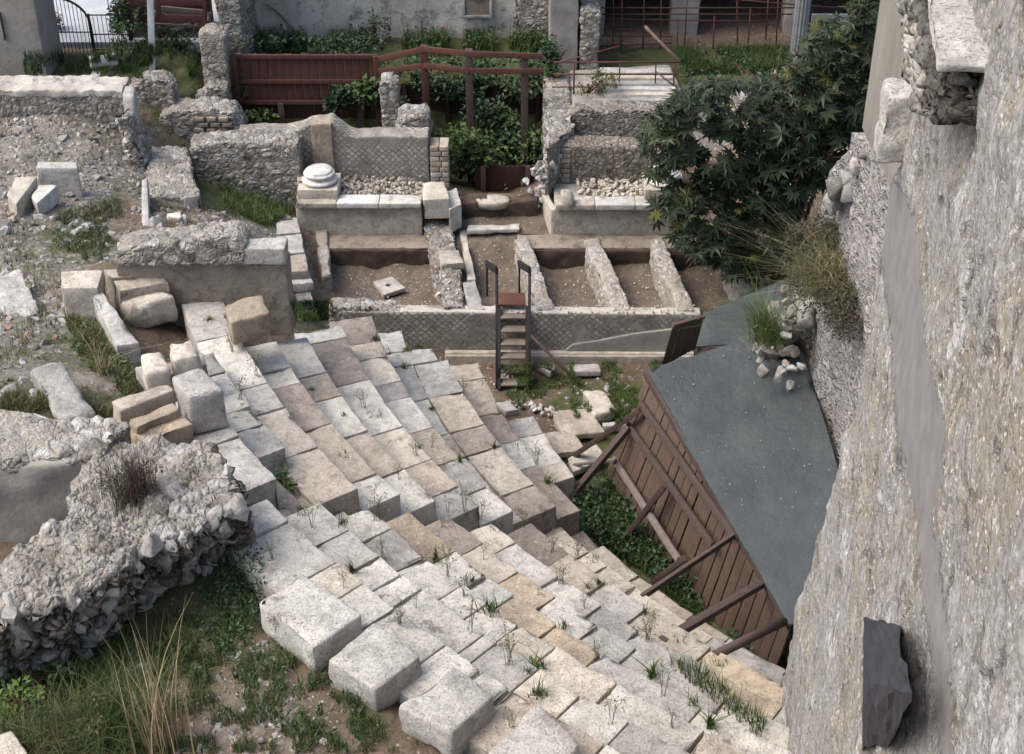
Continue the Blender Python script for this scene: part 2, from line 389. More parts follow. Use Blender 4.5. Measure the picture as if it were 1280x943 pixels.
def wood(name, c1, c2, axis=(9, 9, .9)):
    t = NT(name); isl = t.n('ShaderNodeNewGeometry').outputs['Random Per Island']
    P = t.vmul(t.pos, axis)
    c = t.mix(t.step(t.noise(2.5, 8, .7, P), .3, .7), c1, c2)
    c = t.mix(1.0, c, t.ramp(isl, [(0, .6), (.5, 1.0), (1, 1.3)]), 'MULTIPLY')
    c = t.mix(t.math('MULTIPLY', t.step(t.noise(1.4, 8, .7), .5, .7), .5), c, tuple(x * .5 for x in c1))
    t.bump(t.noise(5, 8, .7, P), .5, .01); t.b.inputs['Roughness'].default_value = .75; return t.done(c)
WD_RED = wood('red_brown_boards', (.105, .042, .031), (.06, .028, .022))
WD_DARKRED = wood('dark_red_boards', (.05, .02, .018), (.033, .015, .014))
WD_SHED = wood('weathered_brown_planks', (.118, .078, .058), (.066, .045, .036), (7, 7, 7))
WD_STRUT = wood('dark_strut_timber', (.085, .058, .048), (.048, .036, .031), (6, 6, 6))
WD_GREY = wood('grey_weathered_timber', (.21, .18, .16), (.12, .095, .085), (6, 6, 6))
WD_TREAD = wood('worn_tread_boards', (.2, .165, .135), (.13, .10, .08), (2, 9, 9))
WD_REDPLY = wood('red_board', (.13, .055, .04), (.09, .04, .03))

def plain(name, c, rough=.6, metal=0.0, var=.3):
    t = NT(name); t.b.inputs['Roughness'].default_value = rough; t.b.inputs['Metallic'].default_value = metal
    return t.done(t.mix(t.step(t.noise(6, 6, .65), .35, .65), c, tuple(x * (1 - var) for x in c)))
IRON = plain('dark_iron', (.02, .02, .022), .5)
RUST = plain('rusty_tube', (.11, .045, .035), .7)
RUSTW = plain('rusty_white_tube', (.2, .13, .10), .7, var=.5)
WHITEPAINT = plain('white_paint', (.55, .54, .52), .6)
GREYMETAL = plain('grey_corrugated_metal', (.22, .23, .24), .5)
SLATE = plain('blackish_stone', (.04, .04, .046), .75, var=.45)
BLACKPL = plain('black_plastic', (.01, .01, .011), .4)
PAPER = plain('white_bag', (.7, .68, .66), .7)
PINK = plain('pink_wrapper', (.6, .2, .15), .7)

def roof_mat():
    t = NT('slate_blue_roofing_felt')
    c = t.mix(t.step(t.noise(1.1, 9, .65), .35, .68), (.048, .055, .057), (.066, .075, .077))
    c = t.mix(t.math('MULTIPLY', t.step(t.noise(2.6, 10, .75), .54, .72), .4), c, (.035, .04, .043))
    br = t.n('ShaderNodeTexBrick', offset=0.0); t.L(t.vmul(t.pos, (0, 1, 0)), br.inputs['Vector'])
    c = t.mix(t.math('MULTIPLY', t.step(t.noise(70, 3, .6), .68, .74), .6), c, (.4, .4, .4))
    c = t.mix(t.math('MULTIPLY', t.step(t.noise(1.6, 10, .7, t.vmul(t.pos, (1, .35, 1))), .5, .68), .35), c, (.11, .108, .1))
    t.bump(t.math('ADD', t.noise(60, 3, .6), t.math('MULTIPLY', t.noise(1.8, 7, .65), 12)), .6, .025); t.b.inputs['Roughness'].default_value = .8
    return t.done(c)
ROOF = roof_mat()

def ground_mat():
    t = NT('site_ground'); gr, br = t.attr('grass'), t.attr('earth'); pv = t.attr('pit')
    n1 = t.noise(3.5, 10, .72)
    rub = t.mix(t.step(n1, .35, .62), (.105, .088, .068), (.215, .195, .165))
    v = t.vor(9); sep = t.n('ShaderNodeSeparateColor'); t.L(v['Color'], sep.inputs[0])
    st = t.math('MULTIPLY', t.step(v['Distance'], .5, .3), t.step(sep.outputs[0], .45, .5))
    rub = t.mix(st, rub, t.ramp(sep.outputs[1], [(0, (.18, .165, .14)), (1, (.37, .35, .32))]))
    ear = t.mix(t.step(t.noise(2.4, 10, .7), .35, .65), (.095, .073, .055), (.155, .125, .095))
    v2 = t.vor(22); s2 = t.n('ShaderNodeSeparateColor'); t.L(v2['Color'], s2.inputs[0])
    peb = t.math('MULTIPLY', t.step(v2['Distance'], .4, .25), t.step(s2.outputs[0], .86, .9))
    ear = t.mix(pv, t.mix(t.step(t.noise(2.4, 10, .7), .35, .65), (.09, .062, .045), (.15, .108, .08)), ear)
    ear = t.mix(peb, ear, (.36, .33, .29))
    grs = t.mix(t.step(t.noise(5, 8, .7), .35, .65), (.03, .045, .014), (.085, .08, .035))
    wob = t.math('MULTIPLY', t.math('SUBTRACT', t.noise(1.8, 9, .72), .5), 1.1)
    c = t.mix(t.step(t.math('ADD', br, wob), .35, .6), rub, ear)
    c = t.mix(t.step(t.math('ADD', gr, wob), .38, .62), c, grs)
    h = t.math('ADD', t.math('MULTIPLY', t.noise(7, 9, .55), .07), t.math('MULTIPLY', t.math('MULTIPLY', st, t.math('SUBTRACT', 1.0, br, True)), .035))
    t.disp(h, .035); return t.done(c)
GROUND = ground_mat()

def leaf(name, c1, c2, rough=.55, c3=None, trans=0):
    t = NT(name); isl = t.n('ShaderNodeNewGeometry').outputs['Random Per Island']
    stops = [(0, c1), (.55, c2)] + ([(.93, c2), (1, c3)] if c3 else [(1, c2)])
    t.b.inputs['Roughness'].default_value = rough; t.b.inputs['Specular IOR Level'].default_value = .35
    return t.done(t.mix(t.math('MULTIPLY', t.noise(1.2, 3), .6), t.ramp(isl, stops), tuple(x * .6 for x in c1)))
LF_CASTOR = leaf('castor_leaf', (.013, .024, .009), (.05, .062, .034), .38, (.11, .10, .02))
LF_CASTOR.node_tree.nodes['Principled BSDF'].inputs['Specular IOR Level'].default_value = .15
LF_DARK = leaf('dark_green_leaf', (.014, .034, .012), (.035, .07, .022), .55, (.07, .12, .03))
LF_MID = leaf('mid_green_leaf', (.03, .065, .015), (.075, .115, .03), .6, (.12, .15, .05))
LF_BRIGHT = leaf('bright_green_leaf', (.07, .14, .03), (.15, .22, .05), .55)
GR_GREEN = leaf('grass_blade', (.028, .06, .012), (.075, .115, .028), .6, (.2, .18, .08))
GR_LIGHT = leaf('light_grass_blade', (.06, .11, .025), (.13, .17, .05), .6, (.24, .2, .1))
GR_DRY = leaf('dry_straw', (.30, .24, .13), (.42, .34, .2), .7)
GR_OLIVE = leaf('olive_stems', (.07, .08, .03), (.14, .135, .055), .7, (.26, .2, .1))
ST_DARK = leaf('dark_wiry_stem', (.06, .065, .03), (.11, .11, .055), .7)
ST_PURPLE = leaf('purple_brown_stem', (.05, .03, .025), (.11, .065, .055), .7, (.16, .14, .06))
BARK = plain('reddish_stem', (.10, .05, .035), .7)

# ================================================================== THE GROUND
# rows of the seating: measured joints of every row (upper wedge / lower wedge) at that row's height
ZR = {0: .55, 1: 1.09, 2: 1.70, 3: 2.45, 4: 2.90, 5: 3.30, 6: 3.64, 7: 3.99, 8: 4.29, 9: 4.61}
CX, CY = 10.95, 21.96
RU = {0: 11.05, 1: 11.72, 2: 12.36, 3: 13.42, 4: 14.0, 5: 14.63, 6: 15.14, 7: 15.66, 8: 16.14, 9: 16.63, 10: 17.15}
RL = {0: 11.2, 1: 11.9, 2: 12.58, 3: 13.38, 4: 14.08, 5: 14.66, 6: 15.22, 7: 15.75, 8: 16.3, 9: 16.88, 10: 17.5}
JU = {0: [(660,521),(676,542),(708,576),(727,594)],
 1: [(591,454),(599.5,474),(626,515),(653,549.5),(683,578),(722,640)],
 2: [(553,451),(576,490),(607,530),(632,556),(678,602),(692,635)],
 3: [(458,395),(470,427),(479,446),(496,477),(508.6,496),(544,533.5),(581,571),(621,604),(654,634)],
 4: [(421,406.6),(428,423),(458,475.6),(505.5,532.5),(549,570),(580,605),(613,627)],
 5: [(376.5,421),(405,465.5),(427,494),(463.5,537),(515,582),(559.5,621)],
 6: [(340,427),(360,459),(376.5,477.7),(417,528),(480,588),(510,615)],
 7: [(273,371),(291,418),(335,479),(358,508),(402.5,556),(459,606)],
 8: [(262,440),(276,466),(293,492),(312,508),(331,529),(357,561)],
 9: [(255,490),(281,527),(299,545),(349,597)]}
JL = {1: [(742,687),(809,714),(874,764),(910,799),(971,852)],
 2: [(697,666),(738,689),(762,706),(797,732)],
 3: [(656,656.5),(709,694),(760,726),(815,756)],
 4: [(603,656.5),(636.7,683),(698,721),(759,752),(809,780)],
 5: [(553,647),(598,682),(642,718),(697,745),(754,777),(804.7,803)],
 6: [(503.7,642),(565.6,690),(607.5,720),(647,742),(703,776),(763,807)],
 7: [(447,638),(484,663),(520,701),(570,736),(607,757),(655,777),(702,803),(781,845.6)],
 8: [(386,632),(427,667),(465,701),(494,722),(522,740),(613.6,786),(629,798),(682,829),(740,857),(802,886)],
 9: [(325,626),(354,655),(414.5,706),(450,732),(496,760),(564,801),(611,829),(650,850)]}
def ang(px, py, z):
    p = U(px, py, z); return math.atan2(p.y - CY, p.x - CX) % (2 * math.pi)
AU = {k: sorted(ang(x, y, ZR[k]) for x, y in v) for k, v in JU.items()}     # angles grow from the far end to the stair
AL = {k: sorted(ang(x, y, ZR[k]) for x, y in v) for k, v in JL.items()}
for k, v in AL.items():
    rg = random.Random(k)
    while v[-1] < math.radians(262 if k > 3 else 255): v.append(v[-1] + rg.uniform(.8, 1.25) / RL[k])

CT = []          # x, y, z, grass, earth, pit
def g(px, py, z, gr=0., ea=0., pit=0.):
    p = U(px, py, z); CT.append((p.x, p.y, z, gr, ea, pit))
def gw(x, y, z, gr=0., ea=0.): CT.append((x, y, z, gr, ea, 1. if 21.3 < y < 25.4 and -4 < x < 6 else 0.))
for k in range(0, 10):
    for a in np.linspace(math.radians(195), math.radians(262), 9):
        r = (RU if a < AL[5][0] else RL)[k] + .35
        gw(CX + r * math.cos(a), CY + r * math.sin(a), ZR[k] - .55, .45, .9)
# orchestra
for x, y, gr in [(700,500,.62),(640,492,.2),(760,470,.45),(600,462,.1),(690,462,.35),(780,480,.65),(740,520,.7),(700,515,.6),(690,540,.3),(660,505,.3)]: g(x, y, 0, gr, 1)
for x, y in [(780,660),(750,630),(830,640),(850,720),(900,600),(950,640),(820,700)]: g(x, y, 0, .95, 1)
g(930,775,.3,.7,1); g(965,835,.5,.5,1); g(1000,720,.2,.7,1)
for x in np.arange(-3.5, 5.6, .5): gw(x, 21.15, 0, .35, 1); gw(x, 21.65, .42, 0, 1)
# pits behind the pulpitum wall
for x, y in [(470,340),(530,370),(440,365),(430,320),(540,320),(700,350),(690,330),(800,350),(780,325),(850,330),(880,350),(620,350),(930,350)]: g(x, y, .42, 0, 1.3, 1)
for x in np.arange(-3.3, 5.5, .5):
    gw(x, 23.5, .42, 0, 1.3); gw(x, 23.95, .88, 0, 1.1)
for x in np.arange(-.75, .8, .35): gw(x, 23.4, .5, 0, 1.2); gw(x, 24.2, .78, 0, 1.0); gw(x, 24.9, 1.0, 0, 1.1); gw(x, 25.3, 1.15, .2, 1)
# behind the stage front
for x in np.arange(-3.6, 5.5, .6): gw(x, 25.5 if abs(x) > 1 else 25.8, 1.0 if abs(x) > .9 else .8, .2, .9)
for x, y in [(600,225),(640,225),(560,215),(620,190)]: g(x, y, .5, 1, 1)
for x in (-1.4, -.7, 0, .7): gw(x, 27.6, .5, 1, 1); gw(x, 28.5, 2.0, 1, 1)
for x in np.arange(-5.5, -1.6, .6): gw(x, 26.6, 1.15, .5, 1); gw(x, 27.9, 1.2, .7, 1); gw(x, 28.4, 1.9, 1, 1)
for x in np.arange(-6, 1.2, .8): gw(x, 29.2, 2.15, 1, 1); gw(x, 30.2, 2.3, 1, 1); gw(x, 33, 2.5, 1, 1)
for x in np.arange(1.4, 9, .8): gw(x, 28.9, 2.1, .7, .6); gw(x, 29.6, 2.1, .9, .8); gw(x, 30.2, 2.1, .7, 1.1); gw(x, 30.8, 2.1, 0, 1.3); gw(x, 33, 2.1, 0, 1)
for x in np.arange(1.2, 6, .8): gw(x, 26.6, 1.7, .3, .4); gw(x, 27.6, 1.85, .2, .2)
for x in (4.6, 5.2, 6, 8): gw(x, 22, 1.0, .4, .8); gw(x, 24.5, 1.5, .4, .5); gw(x, 26.5, 1.9, .4, .3); gw(x, 18, .6, .3, 1); gw(x, 14, .8, .3, 1)
# far left
for x in np.arange(-13, -6.0, 1.0): gw(x, 27.2, 2.55, .75, .9); gw(x, 28.2, 2.6, .9, 1); gw(x, 29.2, 2.6, .2, .8); gw(x, 33, 2.6, .2, .8)
for x, y, z in [(175,100,2.45),(200,95,2.5),(235,110,2.4),(220,130,1.9),(165,80,2.6),(230,85,2.6),(210,60,2.75)]: g(x, y, z, .8, .7)
# left terrace and the rubble slope
for x, y, z, gr, ea in [(80,170,2.75,.34,.32),(0,170,2.75,.3,.3),(135,185,2.7,.15,.3),(40,140,2.75,.25,.3),(110,140,2.75,.2,.3),(-80,160,2.75,.1,0),(-80,230,2.75,.1,0),
   (30,205,2.75,.25,.3),(100,215,2.7,.3,.2),(110,245,2.7,.4,.2),(20,255,2.8,.2,0),(70,255,2.75,.3,.2),(170,200,2.2,.3,.3),(150,240,2.5,.6,.4),(165,265,2.6,.3,.6),
   (100,300,3.0,.8,.3),(60,320,3.3,.45,.3),(20,310,3.2,.36,.3),(0,360,3.7,.34,.3),(45,370,3.8,.36,.35),(70,410,4.05,.35,.2),(20,430,4.3,.4,.4),(-60,400,4.2,0,0),(110,430,4.15,.7,.5),(130,450,4.2,.7,.4),
   (40,470,4.6,.3,.4),(80,480,4.5,.2,.4),(120,500,4.5,.6,.5),(10,490,4.75,.7,.3),(60,510,4.75,.6,.4),(110,520,4.6,.6,.4),(-60,500,4.9,.3,0),(160,470,4.3,.5,.6),(190,330,3.4,.2,.6),(230,300,3.0,.2,.7),(215,290,2.75,.2,.8),
   (260,290,2.6,.3,.6),(215,270,2.45,.2,.6),(270,270,2.0,.3,.5),(300,285,2.2,.3,.5),(310,265,1.5,.9,.5),(280,245,1.6,.8,.5),(340,280,1.3,.7,.5),(345,260,1.25,.8,.5),(365,330,1.2,.1,0),(370,375,1.25,.9,.5),(395,392,1.3,.9,.5),(360,300,1.2,.2,0),
   (150,330,3.5,.3,.5),(110,330,3.4,.5,.3),(200,545,4.45,.4,.5),(150,560,4.6,.2,.3)]: g(x, y, z, gr, ea)
# foreground pocket
for x, y, z, gr, ea in [(0,690,4.35,.3,.7),(50,665,4.35,.3,.7),(150,870,4.25,.7,.9),(290,760,4.35,.6,1),(320,700,4.45,.5,1),(260,830,4.3,.55,1),(330,850,4.5,.4,.5),(250,920,4.35,.3,.5),(380,900,4.55,.4,.5),(100,930,4.3,.6,1),(20,900,4.3,.7,1),(430,930,4.55,.35,.45),
   (480,930,4.55,.4,.9),(340,800,4.5,.5,.8),(530,900,4.5,.5,.7),(480,860,4.45,.3,1),(400,820,4.45,.3,1),(0,830,4.3,.6,1),(600,980,4.5,.3,.8),(300,1000,4.4,.3,.6),(0,1050,4.4,.4,.6),(-120,850,4.4,.5,.5),(450,1050,4.4,.3,.6),(350,640,4.05,.8,1),(370,620,3.9,.8,1)]: g(x, y, z, gr, ea)
CT = np.array(CT)
_d = np.linalg.norm(CT[:, None, :2] - CT[None, :, :2], axis=2)
_n = len(CT); _A = np.zeros((_n + 3, _n + 3)); _A[:_n, :_n] = -_d + np.eye(_n) * .02
_A[:_n, _n] = 1; _A[:_n, _n + 1:] = CT[:, :2]; _A[_n, :_n] = 1; _A[_n + 1:, :_n] = CT[:, :2].T
_w = np.linalg.solve(_A, np.concatenate([CT[:, 2:6], np.zeros((3, 4))]))
def gfield(xy):
    xy = np.atleast_2d(np.asarray(xy, float)); out = np.zeros((len(xy), 4))
    for i in range(0, len(xy), 8000):
        q = xy[i:i + 8000]; d = np.linalg.norm(q[:, None] - CT[None, :, :2], axis=2)
        out[i:i + 8000] = -d @ _w[:_n] + _w[_n] + q @ _w[_n + 1:]
    out[:, 0] = np.clip(out[:, 0], -.4, 5.2); return out
def gz(x, y): return float(gfield([(x, y)])[0, 0])
def onground(px, py, h=0):
    z = 2.0
    for _ in range(40):
        P = U(px, py, z); z2 = gz(P.x, P.y) + h; z = z + .5 * (z2 - z)
    return U(px, py, z)

xs = np.concatenate([[-160, -60, -30, -18], np.arange(-13.5, 8.5, .075), [9, 12, 20, 60, 160]])
ys = np.concatenate([[-150, -40, -10, 2], np.arange(5.5, 33, .075), [34, 40, 60, 200]])
gx, gy = np.meshgrid(xs, ys, indexing='ij'); XY = np.stack([gx.ravel(), gy.ravel()], 1)
XYc = np.stack([np.clip(XY[:, 0], -14, 9), np.clip(XY[:, 1], 5, 33.5)], 1)
Gf = gfield(XYc)
gzv = Gf[:, 0] + .03 * fbm(np.c_[XY * 1.7, np.zeros(len(XY))], 4)
q = np.arange(len(xs) * len(ys)).reshape(len(xs), len(ys))
gf = np.stack([q[:-1, :-1].ravel(), q[1:, :-1].ravel(), q[1:, 1:].ravel(), q[:-1, 1:].ravel()], 1)
gnd = put('ground', np.c_[XY, gzv], gf, GROUND, origin=(0, 0, 0), attrs={'grass': np.clip(Gf[:, 1], 0, 1), 'earth': np.clip(Gf[:, 2], 0, 1), 'pit': np.clip(Gf[:, 3], 0, 1)})
tag(gnd, None, None, None, 'structure')
P, F_ = lattice(np.linspace(0, 1, 6), [0, 1], [0, 1])
plz = put('paved_square', np.array([[-40, 29.0, 2.5], [-5.9, 29.0, 2.5], [-5.9, 60, 2.5], [-40, 60, 2.5], [-40, 29.0, 2.72], [-5.9, 29.0, 2.72], [-5.9, 60, 2.72], [-40, 60, 2.72]]),
          [[0, 3, 2, 1], [4, 5, 6, 7], [0, 1, 5, 4], [1, 2, 6, 5], [2, 3, 7, 6], [3, 0, 4, 7]], PAVE, smooth=False)
tag(plz, None, None, None, 'structure')

# ================================================================== SEATING
def pblock(r0, r1, a0, a1, z, h, **k):
    L = (a1 - a0) * (r0 + r1) / 2; D = r1 - r0
    rg = random.Random(int((r0 * 911 + a0 * 7717) * 10)); dz = rg.uniform(-.006, .006); t = rg.uniform(-.012, .012); t2 = rg.uniform(-.010, .010); dr = rg.uniform(-.007, .007)
    def fn(P):
        u, v, w = P[:, 0], P[:, 1], P[:, 2]
        a = a0 + (a1 - a0) * u; r = r0 + D * v + dr * (1 - v)
        return np.c_[CX + r * np.cos(a), CY + r * np.sin(a), z + dz + t * (u - .5) + t2 * (v - .5) - h * (1 - w)]
    return hexa(L, D, h, fn, step=.07, r=.012, amp=.006, freq=4, chip=.05, **k)
SW = {'w': LS_WHITE, 'g': LS_GREY, 't': LS_TAN, 'o': LS_ORANGE, 'b': LS_BROWN, 'c': LS_CREAM}
SWN = {'w': 'white seat block', 'g': 'grey seat block', 't': 'tan seat block', 'o': 'ochre seat block', 'b': 'brown seat block', 'c': 'cream seat block'}
SAMP = [(300,580,'g'),(260,548,'g'),(420,600,'t'),(375,565,'t'),(390,525,'b'),(330,512,'g'),(395,510,'w'),(320,450,'w'),(300,465,'w'),(340,470,'w'),(315,410,'b'),(355,405,'b'),(260,400,'g'),(365,430,'g'),(375,455,'g'),(390,485,'t'),
 (415,512,'w'),(395,409,'w'),(410,440,'b'),(430,465,'b'),(445,405,'b'),(455,432,'t'),(465,458,'c'),(455,490,'w'),(490,485,'g'),(505,515,'w'),(480,525,'b'),(450,515,'w'),(440,550,'t'),(460,565,'t'),(495,570,'c'),(520,550,'c'),(485,615,'w'),(535,610,'t'),
 (540,595,'c'),(570,560,'t'),(485,422,'g'),(490,450,'b'),(525,447,'g'),(520,480,'c'),(560,475,'g'),(555,510,'t'),(585,520,'w'),(545,560,'t'),(590,600,'w'),(625,590,'c'),(600,540,'b'),(620,545,'w'),(645,570,'w'),(640,625,'b'),(605,625,'w'),(580,620,'g'),(655,600,'w'),
 (675,620,'b'),(700,625,'c'),(580,465,'t'),(590,490,'t'),(610,520,'g'),(635,540,'g'),(665,545,'t'),(690,560,'t'),(675,530,'w'),(700,570,'w'),(700,600,'c'),(650,500,'t'),
 (340,655,'w'),(390,660,'w'),(360,690,'w'),(430,650,'w'),(470,655,'w'),(435,690,'w'),(480,680,'g'),(530,670,'o'),(575,665,'b'),(620,665,'t'),(420,725,'c'),(480,720,'w'),(450,745,'w'),(520,740,'w'),(560,700,'w'),(600,740,'w'),(610,700,'c'),(640,695,'w'),(680,720,'w'),
 (670,690,'b'),(700,690,'c'),(640,760,'o'),(690,745,'w'),(740,770,'g'),(720,735,'t'),(770,750,'t'),(760,715,'c'),(800,770,'t'),(540,780,'w'),(590,790,'w'),(650,800,'c'),(700,790,'w'),(720,800,'o'),(780,790,'w'),(760,830,'g'),(800,810,'o'),(830,790,'c'),(850,830,'t'),(900,820,'b'),(840,800,'t'),
 (600,810,'w'),(630,850,'g'),(680,840,'g'),(720,850,'c'),(760,880,'c'),(820,860,'g'),(870,880,'t'),(850,900,'w'),(780,910,'w'),(700,900,'w'),(900,860,'o'),(780,705,'g'),(830,730,'g'),(880,770,'b'),(920,800,'b'),(940,830,'g')]
SAMPA = np.array([(x, y) for x, y, _ in SAMP], float)
def swatch(px, py):
    d = np.hypot(*(SAMPA - (px, py)).T); i = int(d.argmin())
    return SAMP[i][2] if d[i] < 34 else random.choice('wwgctcww')
def wedge(name, label, A, R, name_=''):
    o_ = None
    for k in sorted(A):
        a = A[k]; am = (a[0] + a[-1]) / 2
        if o_ is None:
            o_ = empty(name, (CX + R[5] * math.cos(a[-1]), CY + R[5] * math.sin(a[-1]), ZR[5] - .6), label, 'theatre seating', 'wedges of stone theatre seating')
        row = None
        first = True
        for i in range(len(a) - 1):
            if a[i + 1] - a[i] < .004: continue
            for r0, r1 in ([(R[k], R[k + 1] + .06)] if R[k + 1] - R[k] < .75 else [(R[k], (R[k] + R[k + 1]) / 2 - .003), ((R[k] + R[k + 1]) / 2 + .003, R[k + 1] + .06)]):
              ac = (a[i] + a[i + 1]) / 2; rc = (r0 + r1) / 2
              pc = proj((CX + rc * math.cos(ac), CY + rc * math.sin(ac), ZR[k])); s = swatch(*pc)
              h = ZR[k] - ZR.get(k - 1, 0) + .22
              v, f = pblock(r0, r1, a[i] + .0005, a[i + 1] - .0005, ZR[k], min(h, .75))
              if row is None:
                row = put('seat_row', v, f, SW[s], parent=o_)
                row['_o'] = list(o_['_o'])
              else:
                b = put('seat_block', v, f, SW[s], parent=row); b.location = (0, 0, 0)
                tag(b, SWN[s])
        if name_ == 'upper' and k == 2:
            for q0, q1, r0, r1, s in ((ang(492, 414, ZR[2]), ang(520, 436, ZR[2]), 12.9, 13.48, 'g'), (ang(520, 437, ZR[2]), a[0] - .002, 12.5, 13.48, 'g')):
                v, f = pblock(r0, r1, min(q0, q1), max(q0, q1), ZR[2], .7); b = put('seat_block', v, f, SW[s], parent=row); b.location = (0, 0, 0); tag(b, SWN[s])
    return o_
wedge('seating_wedge', 'upper wedge of stepped limestone seats, its square block ends facing the viewer', AU, RU, 'upper')
wedge('seating_wedge', 'lower wedge of stepped limestone seats, weedy and pale, running behind the three big square blocks', AL, RL)
st = None
for k in range(1, 10):
    a0, a1 = AU[k][-1] + .001, AL[k][0] - .001
    if k == 8: a0 = max(a0, a1 - .075)
    if a1 - a0 < .008: continue
    r0, r1 = RU[k] - .04, RU[k + 1]; mid = (r0 + r1) / 2
    for (q0, q1, dz) in ((r0, mid, .36), (mid, r1, .2)):
        v, f = pblock(q0, q1 + .03, a0, a1, ZR[k] - dz, .4)
        if st is None:
            st = empty('stairway', v.mean(0), 'narrow sunken stairway of small worn steps between the two seating wedges', 'stairway')
        put('step', v, f, random.choice([LS_GREY, LS_TAN, LS_WHITE, LS_BROWN]), parent=st)

# ------------------------------------------------------------------ generic blocks and walls
def qpts(quad, z): return [U(x, y, zz) for (x, y), zz in zip(quad, z if hasattr(z, '__len__') else [z] * 4)]
def hit0(px, py):
    bpy.context.view_layer.update(); dg = bpy.context.evaluated_depsgraph_get()
    ok, loc, *_ = S.ray_cast(dg, Vector((0, 0, CAM_H)), ray(px, py).normalized()); return loc if ok else U(px, py, 0)
def blk(name, quad, h, mat, label=None, cat=None, group=None, base=None, ztop=None, parent=None, **k):
    if ztop is None:
        c = np.mean(quad, 0); ztop = onground(c[0], c[1], h).z if base is None else base + h
    kk = dict(step=.07, r=.022, amp=.012, freq=3.4, chip=.06); kk.update(k)
    v, f = box_mesh(qpts(quad, ztop), h, **kk)
    o = put(name, v, f, mat, parent=parent)
    return tag(o, label, cat, group) if label else o
def wall_strip(xs_top, Y, zb, th, step=.05, amp=.02, freq=2, rough_top=.03, stepx=None, sz=True, tilt=0.0, Y1=None):
    """wall whose front face stands at depth Y; xs_top = [(px, py) of its front top edge]"""
    tp = [V(px, py, Y) for px, py in xs_top]; X = np.array([p.x for p in tp]); Z = np.array([p.z for p in tp])
    L = X[-1] - X[0]; H = Z.max() - zb; r = .02
    def fn(P):
        x = X[0] + L * P[:, 0]; zt = np.interp(x, X, Z)
        zt = zt + rough_top * fbm(np.c_[x * 5, P[:, 1] * 3, np.zeros(len(x))], 4)
        y = Y + th * P[:, 1]
        if Y1 is not None: y = y + (Y1 - Y) * P[:, 0]
        return np.c_[x, y, zb + (zt - zb) * P[:, 2]]
    v, f = hexa(L, th, H, fn, step=step, r=r, amp=amp, freq=freq)
    return v, f, {'sz': np.c_[v[:, 0] + v[:, 1] * .0, v[:, 2] + v[:, 1], np.zeros(len(v))]}
def wall(name, tops, Y, zb, th, mat, label=None, cat='wall', parent=None, **k):
    v, f, at = wall_strip(tops, Y, zb, th, **k)
    o = put(name, v, f, mat, parent=parent, attrs=at)
    return tag(o, label, cat) if label else o
def scatter_top(parent, name, pts, size, mat):
    v, f = rocks_at(pts, size); return put(name, v, f, mat, parent=parent, smooth=False)

# ================================================================== STAGE
# pulpitum wall with diamond masonry
pul = wall('pulpitum_wall', [(428,390),(470,391),(640,392),(760,393),(876,394)], 21.29, -.15, .24, RETIC, 'low stage front wall of diamond patterned masonry behind the wooden ladder', 'wall', rough_top=.015, amp=.012)
v, f, at = wall_strip([(556,441),(700,441.5),(868,442)], 21.2, -.15, .1, rough_top=.004, amp=.006); put('base_moulding', v, f, LS_CREAM, parent=pul)
v, f, at = wall_strip([(556,445),(700,445.5),(868,446)], 21.15, -.15, .06, rough_top=.004, amp=.006); put('base_moulding', v, f, LS_CREAM, parent=pul)
v, f, at = wall_strip([(707,438),(716,431),(745,427),(790,418),(838,412),(862,410)], 21.25, .1, .06, rough_top=.01, amp=.008); put('plaster_patch', v, f, PL_GREY, parent=pul)
pts = []
for i in range(150):
    p = V(random.uniform(430, 872), 391, 21.29); pts.append((p.x, 21.29 + random.choice([.02, .22, random.uniform(0, .24)]), .945 + random.uniform(-.012, .012)))
scatter_top(pul, 'coping_stones', pts, .024, LS_CREAM)
v, f, at = wall_strip([(500,389.5),(640,391),(760,392),(876,393)], 21.3, .86, .22, rough_top=.012, amp=.008); put('coping_mortar', v, f, PL_WARM, parent=pul)
wall('wall_coping', [(412,384),(455,385),(500,390)], 21.35, .5, .3, RUB_TOP, parent=pul, amp=.03)

def pitwall(quad, label, mat=PITM, ztop=.95, h=.62, **k):
    return blk('pit_wall', quad, h, mat, label, 'low wall', None, ztop=ztop, step=.04, r=.03, amp=.025, freq=2.5, **k)
pitwall([(671,388),(643,300),(660,297),(694,387)], 'low rubble pit wall rising right behind the ladder handrail')
pitwall([(766,388),(730,300),(748,296),(789,387)], 'low plastered pit wall in the middle of the two narrow pits')
pitwall([(848,388),(811,300),(827,296),(869,387)], 'low rubble pit wall closing the second narrow pit, left of the blue roof')
pitwall([(923,370),(906,322),(921,316),(941,362)], 'short stump of pit wall under the dark shrub beyond the blue roof', ztop=.98)
pitwall([(403,345),(392,278),(407,275),(413,342)], 'thin crumbling pit wall along the paved passage')
o = pitwall([(556,384),(528,268),(560,262),(582,384)], 'broken rubble wall with a pale square block, right of the brown pit', RUB, ztop=1.0)
pp = [U(random.uniform(548, 576) , random.uniform(330, 380), random.uniform(.5, 1.02)) for i in range(60)]
scatter_top(o, 'fallen_stones', pp, .07, LS_WHITE)
blk('plaster_face', [(584,386),(578,352),(594,350),(606,386)], .55, LS_GREY, ztop=.98, parent=o)
blk('capping_block', [(551,331),(548,314),(574,311),(580,328)], .14, LS_CREAM, ztop=1.12, parent=o)
blk('plaster_face', [(584,350),(574,288),(582,286),(595,349)], .3, LS_CREAM, ztop=.85, parent=o)
EARTHM = plain('dark_earth', (.085, .06, .044), .95, var=.5)
